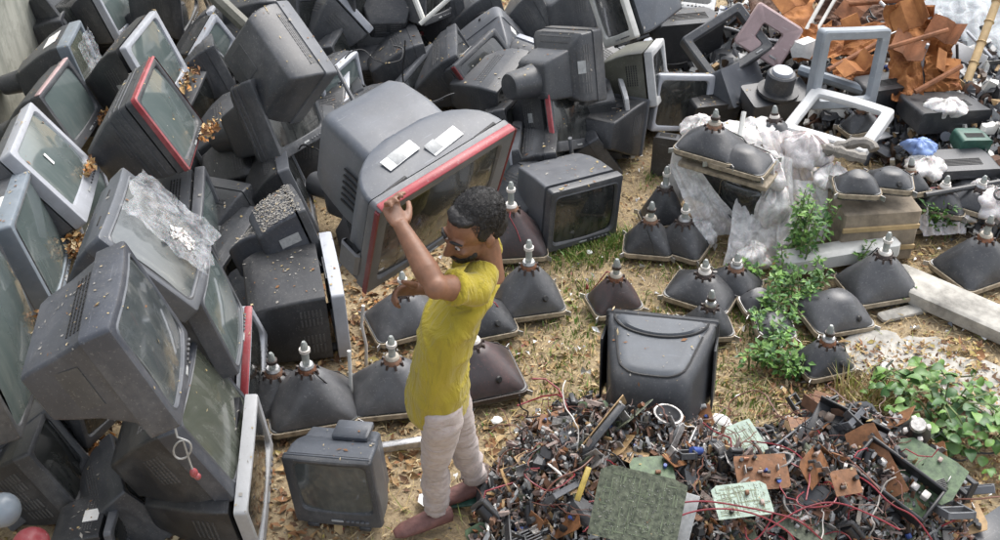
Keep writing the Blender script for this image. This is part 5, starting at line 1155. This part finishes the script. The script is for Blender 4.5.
for lab, u, v, z, w_t in (('dusty tube lying among rubbish beside the purple-grey bag', 948, 178, .12, .30), ('tube sunk in rubbish behind the right-edge tube', 985, 178, .12, .30), ('small tube between crate and rubbish field', 912, 160, .2, .24), ('brown-necked tube at the back of the wrapped stack', 775, 108, .32, .28), ('tube with pale collar behind the flat off-white surround', 862, 100, .30, .26)): pt(lab, u, v, z, w_t, random.uniform(-.5, .5), .22, (random.gauss(0, .12), random.gauss(0, .12)))
def blob(label, u, v, z, s, mat, seed, cat='plastic bag', name='plastic_bag'):
    mb = MB(); mb.ell((0, 0, 0), s, None, 44, 26)
    for q in mb.v:
        n_ = Vector((q.x / s[0], q.y / s[1], q.z / s[2])); a_ = math.atan2(n_.y, n_.x); k = .55 * noise.noise(n_ * 1.1 + Vector((seed, 0, 0))) + .34 * (1 - 2.6 * abs(noise.noise(Vector((math.cos(a_) * 2.6, math.sin(a_) * 2.6, n_.z * .7 + seed))))) + .06 * noise.noise(n_ * 6); q *= 1 + k * .8; q.z *= .8
    o = mb.obj(name, mat, angle=70); p = at(u, v, z); o.matrix_world = pose(p.x, p.y, p.z, 0, 0, seed); return tag(o, label, cat)
for i, (lab, u, v, z, s, mt) in enumerate([
  ('crumpled white bag caught at the lower left of the wrapped stack', 700, 232, .08, (.09, .08, .08), 'film'), ('bunched white bag hanging at the right corner of the wrapped stack', 765, 170, .42, (.12, .08, .12), 'film'),
  ('knotted white bag between wrapped stack and tall weed', 772, 205, .24, (.10, .08, .13), 'film'), ('white bag bunched under the flat off-white surround', 806, 150, .46, (.13, .09, .09), 'film_pink'),
  ('white bag crumpled on the crate edge', 832, 176, .38, (.09, .08, .07), 'film'), ('white bag lump at the foot of the hanging sheet', 752, 256, .06, (.10, .08, .07), 'film'),
  ('white bag in grey rubbish left of the green box', 925, 165, .27, (.11, .09, .06), 'film'), ('crumpled light blue bag in the grey rubbish', 920, 147, .33, (.085, .06, .05), 'skyplastic'),
  ('white crumpled bag beneath the long dark bar', 962, 205, .12, (.14, .10, .08), 'film'), ('white bag near the bamboo foot', 945, 108, .35, (.10, .08, .06), 'film'), ('pale bag at the right edge above the big tube', 992, 200, .2, (.13, .1, .09), 'film_pink'), ('white bag lump on top of the wrapped stack', 700, 128, .5, (.09, .07, .06), 'film')]): blob(lab, u, v, z, s, mt, i * 1.7 + .4)
# crumpled film and bags
def film(name, label, cat, corners, mat, amp=.04, freq=6, n=34, sag=0.0, seed=0):
    A, B, C, D = [at(u, v, z) for u, v, z in corners]; vs = []
    nrm = (B - A).cross(D - A).normalized()
    for j in range(n):
        for i in range(n):
            s, t = i / (n - 1), j / (n - 1); p = (A * (1 - s) + B * s) * (1 - t) + (D * (1 - s) + C * s) * t
            e = fbm((s * 3 + seed, t * 3, 0), 3) * .18; s2 = 1
            q = Vector((s * freq + seed + .8 * t * math.sin(seed), t * freq * .16, seed)); r_ = 1 - 2 * abs(noise.noise(q)); r2 = 1 - 2 * abs(noise.noise(q * 2.3))
            p = p + nrm * (amp * (r_ + .5 * r2)) + Vector((0, 0, -sag * 4 * s * (1 - s))) + (B - A) * e * (4 * t * (1 - t) * .3 + .15 * (i in (0, n - 1))) 
            vs.append(p)
    mb = MB().add(vs, [(j * n + i, j * n + i + 1, (j + 1) * n + i + 1, (j + 1) * n + i) for j in range(n - 1) for i in range(n - 1)])
    o = mb.obj(name, mat, angle=180); return tag(o, label, cat)
film('plastic_sheet', 'whitish torn plastic sheet hanging from the right side of the wrapped stack', 'plastic sheet', [(748, 140, .50), (792, 158, .48), (795, 252, .02), (722, 264, .02)], 'film', .022, 6, seed=1)
film('plastic_sheet', 'whitish plastic strip hanging down the left side of the wrapped stack', 'plastic sheet', [(668, 165, .40), (690, 160, .44), (752, 235, .06), (700, 236, .02)], 'film', .014, 5, seed=2)
film('plastic_bag', 'pinkish white plastic bag draped over the stack below the flat surround', 'plastic bag', [(762, 130, .52), (815, 128, .50), (822, 190, .28), (782, 190, .30)], 'film_pink', .03, 5, seed=3)
film('plastic_bag', 'white plastic bag bulging behind the tall weed', 'plastic bag', [(775, 178, .36), (832, 182, .36), (826, 240, .10), (778, 245, .08)], 'film', .03, 4, seed=4)
film('plastic_bag', 'crumpled white bag on top of the wrapped stack', 'plastic bag', [(680, 122, .48), (770, 112, .50), (778, 140, .46), (690, 146, .46)], 'film', .03, 6, seed=5)
film('plastic_bag', 'pale purple-grey bag in the rubbish right of the crate', 'plastic bag', [(920, 200, .22), (975, 195, .22), (970, 232, .08), (925, 235, .08)], 'film_pink', .04, 6, seed=6)
film('tarpaulin', 'white tarpaulin with shadowed creases in the upper right corner', 'tarpaulin', [(905, -30, .7), (1040, -30, .7), (1040, 66, .35), (940, 42, .35)], 'tarp', .06, 3, 40, seed=7)
w_, h_, d_ = POSE['T4'][:3]
def facefilm(key, label, seed, x0, x1, z0, z1, amp=.016, mat='film_clear', n=40):
    M = pose(*POSE[key][3:]); vs = []
    w, h, d = POSE[key][:3]
    for j in range(n):
        for i in range(n):
            s, t = i / (n - 1), j / (n - 1); x = (x0 + (x1 - x0) * s + .12 * fbm((t * 4, seed, 0), 3)) * w / 2; z = (z0 + (z1 - z0) * t + .16 * fbm((s * 4, seed, 5), 3)) * h / 2
            r_ = 1 - 2 * abs(noise.noise(Vector((s * 9 + seed, t * 4 + s * 3, seed)))); r2 = 1 - 2 * abs(noise.noise(Vector((s * 22, t * 11 + s * 7, seed))))
            vs.append(M @ Vector((x, -.026 - amp * (.4 + r_ + .6 * r2), z)))
    mb = MB().add(vs, [(j * n + i, j * n + i + 1, (j + 1) * n + i + 1, (j + 1) * n + i) for j in range(n - 1) for i in range(n - 1)])
    return tag(mb.obj('packing_film', mat, angle=180), label, 'packing film')
facefilm('T4', 'clear crinkled packing film torn across the grey screen', 3.3, -.3, .97, -.97, .80, .010)
facefilm('T4', 'white torn scrap of packing film in the middle of the grey screen', 8.1, -.05, .25, -.55, -.1, .012, 'film', 24)
facefilm('T11', 'peeling clear film on the small television by the wall', 5.2, -.8, .8, -.8, .8, .010)
# rusty sheet metal, rods, bamboo
def rusty(label, corners, amp, seed, mat='rust', n=38, th=.006):
    A, B, C, D = [at(u, v, z) for u, v, z in corners]; nrm = (B - A).cross(D - A).normalized(); top = []; 
    for j in range(n):
        for i in range(n):
            s, t = i / (n - 1), j / (n - 1); p = (A * (1 - s) + B * s) * (1 - t) + (D * (1 - s) + C * s) * t
            k = noise.noise(Vector((s * 3 + seed, t * 3, seed))); k2 = abs(noise.noise(Vector((s * 4, t * 4 + seed, 2)))) * 2 + .5 * abs(noise.noise(Vector((s * 11 + seed, t * 11, 5))))
            top.append(p + nrm * amp * .38 * (k * 1.8 + k2) + (B - A) * (.1 * noise.noise(Vector((t * 4, seed, 0)))) * (1 if i in (0, n - 1) else .5))
    bot = [p - nrm * th for p in top]; N = n * n; fs = [(j * n + i, j * n + i + 1, (j + 1) * n + i + 1, (j + 1) * n + i) for j in range(n - 1) for i in range(n - 1)]
    fs += [tuple(q + N for q in reversed(f)) for f in fs]; edge = [i for i in range(n)] + [j * n + n - 1 for j in range(1, n)] + [(n - 1) * n + i for i in range(n - 2, -1, -1)] + [j * n for j in range(n - 2, 0, -1)]
    fs += [(b, a, a + N, b + N) for a, b in zip(edge, edge[1:] + edge[:1])]
    o = MB().add(top + bot, fs).obj('rusty_sheet', mat, angle=16); return tag(o, label, 'rusty metal sheet', 'rusty sheet metal')
rusty('flat orange rusty metal sheet at the top behind the white foam block', [(780, -8, .55), (815, -8, .55), (812, 30, .42), (782, 28, .42)], .02, 1)
rusty('big crumpled orange rusty sheet right of the upright grey surround', [(885, 5, .75), (935, 5, .75), (940, 70, .40), (890, 70, .40)], .10, 2)
rusty('folded orange rusty sheet with dark hole next to the tarpaulin', [(905, 15, .70), (955, 22, .65), (952, 62, .42), (908, 58, .42)], .10, 3)
rusty('lowest orange rusty flap hanging behind black rubbish', [(925, 55, .50), (955, 58, .48), (962, 90, .34), (925, 92, .32)], .06, 4)
rusty('brown rusty sheet lying above the upright grey surround', [(815, 0, .5), (885, -4, .5), (885, 24, .42), (818, 30, .38)], .08, 5, 'rustdark')
rusty('orange rusty strip glimpsed through the upright grey surround', [(832, 58, .42), (880, 52, .44), (882, 76, .36), (835, 82, .34)], .06, 6)
def rod(name, label, cat, a, b, r, mat, bend=0, n=10):
    A, B = at(*a), at(*b); s = (B - A).cross(Vector((0, 0, 1))).normalized()
    P = [A.lerp(B, i / (n - 1)) + s * bend * math.sin(PI * i / (n - 1)) + Vector((0, 0, bend * .3 * math.sin(2 * PI * i / (n - 1)))) for i in range(n)]
    return tag(MB().tube(P, r, 8).obj(name, mat), label, cat)
bp = thing('bamboo_pole', 'tan bamboo pole leaning at the upper right corner', 'bamboo pole', Matrix.Translation(at(966, 84, .3)))
A, B = Vector((0, 0, 0)), at(1004, -18, .75) - at(966, 84, .3)
for k in range(5):
    a, b = A.lerp(B, k / 5), A.lerp(B, (k + 1) / 5); d_ = (b - a).normalized() * .008
    MB().tube([a, a + d_, b - d_, b], [.034, .027, .026, .033], 12).obj('segment', 'bamboo', bp)
rod('steel_rod', 'pale steel rod crossing the rusty sheets', 'steel rod', (880, 2, .7), (925, 45, .55), .012, 'metal')
rod('steel_rod', 'thin steel rod running along the orange sheet', 'steel rod', (888, 35, .62), (940, 14, .68), .006, 'metal')
rod('pale_slat', 'left one of two pale slats beside the flat orange sheet', 'wooden slat', (806, 30, .45), (826, -6, .6), .014, 'offwhite')
rod('pale_slat', 'right one of two pale slats beside the flat orange sheet', 'wooden slat', (816, 32, .45), (838, -6, .6), .012, 'offwhite')
rod('pipe', 'white plastic pipe lying behind the upright grey surround', 'pipe', (800, 70, .35), (868, 92, .35), .035, 'bluesilver')
rod('pipe', 'thin bent grey hook by the lowest rusty flap', 'pipe', (924, 82, .34), (928, 44, .6), .010, 'silver', .04)
rod('pipe', 'black stick poking up near the bamboo pole', 'stick', (958, 80, .3), (957, 44, .55), .009, 'black')
rod('pipe', 'long dark bar lying right of the crate', 'metal bar', (925, 195, .28), (1010, 180, .28), .016, 'black')
rod('beige_lath', 'pale lath at the upper edge above the wide black back', 'wooden lath', (413, -6, .95), (424, 22, .8), .018, 'offwhite')
rod('beige_lath', 'pale lath crossing to the right above the wide black back', 'wooden lath', (420, 24, .8), (452, -4, .95), .014, 'offwhite')
rod('beige_lath', 'broad olive plank diagonal at the upper edge', 'wooden plank', (212, -6, .9), (246, 26, .75), .045, 'darkolive')
rod('thin_pole', 'thin grey pole under the leaning grey television', 'pole', (335, 66, .75), (354, 102, .6), .012, 'midgrey')
rod('thin_pole', 'thin grey pole behind the upright grey box television', 'pole', (570, 138, .4), (573, 165, .2), .012, 'midgrey')
rod('thin_pole', 'thin wooden stick among tubes on the wrapped stack', 'stick', (737, 150, .5), (744, 112, .65), .014, 'offwhite')
# ball-like caps at the bottom left
sc('round_cap', 'pale blue-grey round cap at the left edge near the bottom', 'round cap', 3, 510, .62, lambda b: b.ell((0, 0, 0), (.06, .06, .06), None, 20, 14), 'bluesilver')
sc('round_cap', 'red round cap at the bottom edge near the left corner', 'round cap', 31, 544, .60, lambda b: b.ell((0, 0, 0), (.062, .062, .05), None, 20, 14), 'redtrim')
rusty('orange-brown rusty sheet leaning left of the upright grey surround', [(790, 28, .46), (832, 20, .5), (828, 58, .36), (795, 60, .34)], .06, 7)
rusty('long rusty strip behind the upright grey surround', [(826, 28, .48), (892, 20, .5), (890, 48, .42), (830, 58, .40)], .07, 8)
rusty('small rusty scrap at the upper edge near the dark surround', [(748, -6, .5), (782, -8, .5), (780, 16, .44), (750, 18, .44)], .05, 9, 'rustdark')
rusty('orange rusty curl under the crumpled sheet', [(888, 62, .44), (922, 60, .46), (924, 96, .34), (892, 100, .32)], .07, 10)
for i, (u, v, z, sx, sy, mt, lab) in enumerate([(842, 40, .46, .26, .14, 'rust', 'bent rusty plate standing behind the upright grey surround'), (868, 12, .55, .30, .16, 'rust2', 'dull brown rusty plate near the pale steel rod'), (915, 30, .66, .24, .2, 'rust', 'bent rusty plate on top of the crumpled sheet'), (902, 58, .52, .2, .16, 'rust2', 'dull rusty plate in front of the crumpled sheet'), (938, 42, .6, .2, .14, 'rust2', 'dull rusty plate by the tarpaulin edge'), (800, 8, .56, .24, .18, 'rust', 'flat rusty plate at the upper edge behind the pale slats'), (860, 74, .44, .22, .12, 'rust', 'rusty plate low behind the upright grey surround'), (942, 76, .42, .18, .14, 'rust', 'bent rusty plate above the lowest flap')]):
    mb = MB(); P_ = [(-sx / 2, 0), (-sx * .1, .02), (sx * .2, -.01), (sx / 2, .06)]
    mb.loft([[Vector((x, y, z_)), Vector((x, y + sy, z_ + .01)), Vector((x, y + sy, z_ + .015)), Vector((x, y, z_ + .005))] for x, z_ in P_]); o = mb.obj('rusty_plate', mt, angle=20); p = at(u, v, z); o.matrix_world = pose(p.x, p.y, p.z, random.uniform(.2, 1.1), random.gauss(0, .4), random.uniform(-.8, .8)); tag(o, lab, 'rusty metal plate')
for lab, a, b in (('rusty pipe lying across the orange sheets', (880, 50, .62), (948, 30, .7)), ('rusty pipe leaning behind the upright grey surround', (828, 70, .45), (884, 40, .55)), ('dark rusty bar at the upper edge above the orange sheets', (850, 4, .6), (925, -2, .78)), ('thin rusty rod crossing the lowest flap', (915, 92, .4), (962, 66, .52))): rod('rusty_pipe', lab, 'rusty pipe', a, b, .016, 'rust2')
# sets buried low between the visible ones
fill = [(20, -5, .5), (75, 0, .55), (120, 4, .5), (190, 2, .5), (280, 5, .5), (320, 20, .5), (345, 6, .55), (372, -2, .6), (440, -4, .6), (545, 4, .5), (580, -2, .5), (470, 60, .4), (515, 95, .35), (575, 110, .3), (345, 90, .35), (300, 60, .4), (225, 60, .4), (620, 70, .3), (655, 75, .3), (120, 90, .25), (165, 135, .2), (205, 110, .25), (255, 130, .25), (262, 60, .3), (300, 128, .2), (335, 140, .2), (352, 110, .25), (386, 130, .25), (430, 118, .3), (458, 160, .2), (492, 185, .2), (530, 158, .2), (548, 185, .15), (600, 135, .15), (560, 20, .3), (425, 55, .3), (465, 12, .35), (350, 50, .35), (225, 28, .35), (180, 190, .15), (238, 205, .2), (254, 262, .12), (270, 300, .1), (214, 318, .12), (160, 340, .15), (640, 12, .35), (610, 20, .3), (520, 45, .3), (160, 18, .35), (250, 25, .35), (310, 8, .4), (375, 100, .25), (400, 12, .4), (60, 130, .3), (95, 205, .3), (45, 330, .3), (110, 395, .3), (500, 8, .4), (545, 65, .3), (675, 8, .35), (30, 470, .2), (145, 480, .15)]
bur = bur2 = None
PM = [(Vector(POSE[k][3:6]), n) for k, n in (('T15', 'red-edged set'), ('T18', 'leaning grey set'), ('carry', 'carried set'), ('T22', 'set with pointing neck cover'), ('T20', 'printed black back'), ('T7', 'silver-framed set'), ('T14', 'silver set behind the red-edged one'), ('T16', 'small silver monitor'), ('T11', 'white-labelled set'), ('T12', 'wall-side set'), ('T1', 'big blue-grey set'), ('T4', 'film-covered set'), ('T8', 'blue-grey set'), ('T36', 'dirt-topped box'), ('T37', 'stickered bezel'), ('T26', 'red bezel strip'), ('T25', 'white-edged slotted set'), ('T27', 'upright grey box'), ('T23', 'white-framed monitor'), ('T24', 'olive monitor'), ('T21', 'curved-top set'), ('T17', 'thick neck cover'), ('T6', 'red-striped bezel'), ('T45', 'black bottom set'), ('T29', 'mesh monitor'))]
for i, (u, v, z) in enumerate(fill):
    p = at(u, v, z); M = pose(p.x, p.y, p.z, random.uniform(-.6, .1), random.uniform(-.3, .3), 1.6 + random.gauss(0, .5), random.uniform(.8, 1.0))
    if i % 4 == 2:
        if bur2 is None:
            POSE['fill2'] = (.44, .38, .38, 0, 0, 0, 0, 0, 0); bur2 = tv('fill2', 'x', 'silver', 'charcoal', 'taper', 'screen_green', vent=('top', 'left', 'right', 'back'), bd=.05); bur2['group'] = 'silver-bezelled televisions buried in the heap'; bur2.matrix_world = M; bur2['label'] = where('half-buried silver-bezelled television', p, PM)
        else: dup(bur2, M, where('half-buried silver-bezelled television', p, PM))
        continue
    if bur is None:
        POSE['fill'] = (.46, .38, .40, 0, 0, 0, 0, 0, 0)
        bur = tv('fill', 'dark television buried low in the gaps of the heap', 'charcoal', 'charcoal', 'taper', 'screen_dark', vent=('top', 'left', 'right', 'back')); bur['group'] = 'televisions buried in the heap'; bur.matrix_world = M; bur['label'] = where('buried dark television', p, PM)
    else: dup(bur, M, where('buried dark television', p, PM))
# rubbish scatter
protos2 = [
 (lambda: plain('plastic_piece', 'dark grey casing fragment' + GY, 'plastic piece', lambda b: chunk(b, 13, (.24, .16, .06)), 'charcoal', 'casing fragments in the rubbish'), 22),
 (lambda: plain('plastic_piece', 'mid-grey casing fragment' + GY, 'plastic piece', lambda b: chunk(b, 14, (.18, .12, .05)), 'midgrey', 'casing fragments in the rubbish'), 22),
 (lambda: plain('plastic_piece', 'white plastic chunk' + GY, 'plastic piece', lambda b: chunk(b, 15, (.12, .09, .05)), 'offwhite', 'casing fragments in the rubbish'), 40),
 (lambda: plain('chassis_rail', 'black slotted rail' + GY, 'plastic rail', lambda b: chassis(b, .34, .10), 'black', 'slotted rails in the rubbish'), 16),
 (lambda: plain('metal_strip', 'pale metal strip' + GY, 'metal strip', lambda b: b.box((0, 0, 0), (.40, .03, .012), None, .003), 'silver', 'metal strips in the rubbish'), 18),
 (lambda: plain('plastic_piece', 'pale grey flat panel' + GY, 'plastic piece', lambda b: b.box((0, 0, 0), (.26, .18, .012), None, .003), 'palegrey2', 'flat panels in the rubbish'), 16),
 (lambda: plain('rag', 'brown rusty clump' + GY, 'clump', lambda b: chunk(b, 16, (.14, .10, .08)), 'rustdark', 'rusty clumps in the rubbish'), 14),
 (lambda: pcb('circuit_board', 'tan circuit board' + GY, .20, .14, 'pcb_tan', 31, 9, group='boards in the rubbish'), 8),
 (lambda: pcb('circuit_board', 'green circuit board' + GY, .20, .14, 'pcb_green', 32, 9, group='boards in the rubbish'), 6),
 (lambda: flyback('black transformer with lead' + GY), 10),
 (lambda: plain('wire', 'black cable' + GY, 'wire', lambda b: wirecurl(b, .06, 14, 18, .006), 'wireblack', 'cables in the rubbish'), 12),
 (lambda: plain('plastic_tube', 'short grey tube' + GY, 'tube', lambda b: b.tube([(0, 0, 0), (.16, 0, 0)], .035, 12), 'bluegrey', 'short tubes in the rubbish'), 10),
]
YM = [(at(u, v, z), n) for u, v, z, n in ((851, 90, .4, 'upright grey surround'), (838, 135, .4, 'flat off-white surround'), (966, 84, .3, 'bamboo pole'), (782, 80, .3, 'round motor'), (728, 50, .3, 'dark surround'), (769, 45, .3, 'pink-stained surround'), (868, 205, .2, 'cardboard crate'), (980, 146, .2, 'green box'), (920, 150, .3, 'blue piece'), (960, 40, .4, 'tarpaulin'), (940, 85, .3, 'lowest rusty flap'), (910, 50, .4, 'crumpled rusty sheet'), (960, 178, .2, 'flat dark tray'), (905, 105, .3, 'long black case'), (955, 125, .3, 'case by the bamboo'), (720, 130, .2, 'wrapped stack'), (690, 90, .2, 'silver-topped monitor'), (798, 20, .4, 'flat orange sheet'), (803, 50, .4, 'white foam block'), (1000, 215, .2, 'right picture edge'), (948, 215, .1, 'purple-grey bag'), (690, 20, .3, 'mesh monitor'), (850, 12, .4, 'brown rusty sheet'))]
scatter(protos2, YARD, YM, .03, .45)

# flaking dirt on the box set and its neighbour
def crust(key, n, label):
    w, h, d, x, y, z, a, b, c = POSE[key]; M = pose(x, y, z, a, b, c); st = STY['box']
    P = []
    for _ in range(n):
        yy = random.uniform(.06, .9) * d; hw, hh, zo, *_ = prof(st, h, d, w, yy) if yy > .2 * d else (w / 2, h / 2, 0); P.append(M @ Vector((random.uniform(-.95, .95) * hw, yy, hh + zo + .002 + abs(random.gauss(0, .003)))))
    up = np.array(M.to_3x3() @ Vector((0, 0, 1))); k = n
    chips('dirt_crust', np.array([tuple(p) for p in P]), RNG.gamma(3, .0026, k), RNG.gamma(3, .002, k), up + RNG.normal(size=(k, 3)) * .10, ['crust', 'crust2', 'dry4'], RNG.choice(3, k, p=[.55, .40, .05]), label, 'dirt', fold=.04)
simple('crust', (.33, .315, .285), .9, .15, 20, 0); simple('crust2', (.27, .255, .23), .9, .15, 20, 0)
crust('T36', 1300, 'pale flaking dirt caked on top of the box-shaped television'); crust('T36b', 700, 'flaking dirt on the wedged dark set'); crust('T35', 90, 'dust flakes on the small film-wrapped set')
# ------------------------------------------------------------------ weeds
def leaf_mesh(name, L, W, mat, lobes=False):
    n = 5; vs = []; 
    for i in range(n + 1):
        t = i / n; wv = W * (math.sin(PI * min(1, t * .92 + .06)) ** .8) * (1 - .25 * t) / 2
        z = -.25 * L * t * t + .06 * L * math.sin(PI * t)
        vs += [Vector((-wv, L * t, z + wv * .35)), Vector((0, L * t, z)), Vector((wv, L * t, z + wv * .35))]
    fs = []
    for i in range(n): a = i * 3; fs += [(a, a + 1, a + 4, a + 3), (a + 1, a + 2, a + 5, a + 4)]
    return MB().add(vs, fs).mesh(name, mat, True, 180)
BIG = [leaf_mesh('leaf', (.058), .052, m_) for m_ in ('leaf', 'leaf2', 'leaf3')]
def creeper(label, u, v, rad, n, h=.16):
    c = at(u, v); root = thing('creeper', label, 'plant', Matrix.Translation(c), 'broad-leaved creepers')
    for k in range(7):
        a = random.uniform(0, 2 * PI); P = [Vector((0, 0, 0))] + [Vector((rad * t * math.cos(a + t), rad * t * math.sin(a + t) * 1.0, h * (.4 + .6 * math.sin(PI * t)))) for t in (.3, .6, 1)]
        MB().tube(P, .004, 5).obj('stem', 'stem', root)
    for i in range(n):
        a = random.uniform(0, 2 * PI); r = rad * math.sqrt(random.random()); o = bpy.data.objects.new('leaf', random.choice(BIG)); COL.objects.link(o); o.parent = root
        o.matrix_basis = pose(r * math.cos(a), r * math.sin(a), h * (.3 + .9 * random.random() * (1 - .5 * (r / rad) ** 2)), random.gauss(.1, .35), random.gauss(0, .35), random.uniform(0, 2 * PI), random.uniform(.55, 1.2))
    return root
creeper('dense bright creeper patch at the lower right edge', 940, 425, .27, 150, .22)
creeper('creeper shoots spreading towards the right edge below the pale slab', 985, 448, .25, 105, .16)
creeper('creeper fringe next to the dark green board', 905, 405, .18, 60, .14)
def weed(label, u, v, rad, h, n, L=.035, mats=('leaf', 'leaf2', 'leaf3'), lean=(0, 0)):
    c = at(u, v); root = thing('weed', label, 'plant', Matrix.Translation(c), 'leafy weeds'); mbs = MB(); mbl = MB()
    ns = max(3, int(n / 40)); stems = []
    for k in range(ns):
        a = random.uniform(0, 2 * PI); top = Vector((rad * random.random() * math.cos(a) + lean[0], rad * random.random() * math.sin(a) + lean[1], h * random.uniform(.6, 1.05)))
        b = Vector((rad * .4 * math.cos(a), rad * .4 * math.sin(a), -.02)); m_ = b.lerp(top, .5) + Vector((random.gauss(0, .02), random.gauss(0, .02), .03)); P = [b, b.lerp(m_, .6), m_, m_.lerp(top, .6), top]; mbs.tube(P, [.005, .0045, .004, .003, .002], 5); stems.append(P)
    mbs.obj('stem', 'stem', root, kind='stuff')
    for i in range(n):
        P = random.choice(stems); t = random.uniform(.15, 1) * 3.99; j = int(t); p = P[j].lerp(P[j + 1], t - j); a = random.uniform(0, 2 * PI); el = random.gauss(.1, .4); s = L * random.uniform(.5, 1.3)
        d = Vector((math.cos(a) * math.cos(el), math.sin(a) * math.cos(el), math.sin(el))); sd = d.cross(Vector((random.gauss(0, .3), random.gauss(0, .3), 1))).normalized(); p = p + d * s * .5; up = sd.cross(d)
        mbl.add([p, p + d * s * .4 + sd * s * .30 + up * s * .06, p + d * s + up * -s * .12, p + d * s * .4 - sd * s * .30 + up * s * .06], [(0, 1, 2), (0, 2, 3)], random.randrange(3))
    mbl.obj('foliage', list(mats), root, smooth=False, kind='stuff'); return root
weed('tall bushy weed growing in front of the white bag', 800, 268, .17, .48, 620)
weed('low leafy weed at the foot of the tall one', 792, 300, .22, .22, 520)
weed('leafy weed trailing along the foam beam', 838, 240, .22, .26, 380)
weed('weed patch around the two pale tube tips', 770, 335, .20, .16, 420)
weed('thin weed strip beside the bare straw', 762, 372, .16, .12, 240)
weed('weed under the tube pair by the crate', 866, 270, .12, .2, 160)
weed('weed in the gap right of the tall dark funnel', 938, 232, .16, .24, 260)
weed('green weed by the bamboo pole', 955, 62, .2, .2, 220, .05)
weed('weed between the tarpaulin and the bamboo pole', 985, 82, .25, .25, 320, .05)
weed('sprig growing left of the clean concrete beam', 905, 300, .12, .1, 120)
weed('weed sprig by the tube with large white collar', 800, 372, .1, .1, 120)
weed('small weed by the plastic sheet foot', 742, 292, .14, .10, 200)

# ------------------------------------------------------------------ cords and settled debris on the heap
for i, (u, v, z) in enumerate([(300, 150, .5), (345, 60, .6), (405, 40, .6), (455, 95, .5), (520, 130, .35), (610, 110, .4), (480, 20, .5)]):
    mb = MB(); wirecurl(mb, .05, 14, 40 + i, .005); p = at(u, v, z); o = mb.obj('power_cord', 'wireblack')
    o.matrix_world = pose(p.x, p.y, p.z, random.gauss(0, .6), random.gauss(0, .6) + .5, random.uniform(0, 6)); tag(o, where('black power cord', p, PM), 'cord', 'cords lying over the heap')
vl = bpy.context.view_layer; vl.update(); dg = bpy.context.evaluated_depsgraph_get()
P = []; Nn = []
for _ in range(9000):
    x, y = random.uniform(-2.9, 1.6), random.uniform(2.6, 8.2); ok, loc, nrm, idx, ob, mt = S.ray_cast(dg, Vector((x, y, 3.3)), Vector((0, 0, -1)))
    if not ok or nrm.z < .3 or loc.z < .10: continue
    r = ob
    while r.parent: r = r.parent
    if r.get('category') in ('person', 'wall', 'packing film', 'picture tube', 'plant') or r == carry or r.get('kind'): continue
    if nrm.z < .75 and random.random() < .65: continue
    P.append(tuple(loc + nrm * .003)); Nn.append(tuple(nrm))
k = len(P); chips('dry_debris', np.array(P), RNG.gamma(2.2, .006, k), RNG.gamma(2.2, .0034, k), np.array(Nn) + RNG.normal(size=(k, 3)) * .12, ['crust', 'dry4', 'dry1', 'crust2', 'straw'], RNG.choice(5, k), 'dust flakes and dry bits settled on the television cabinets', 'debris', fold=.1)
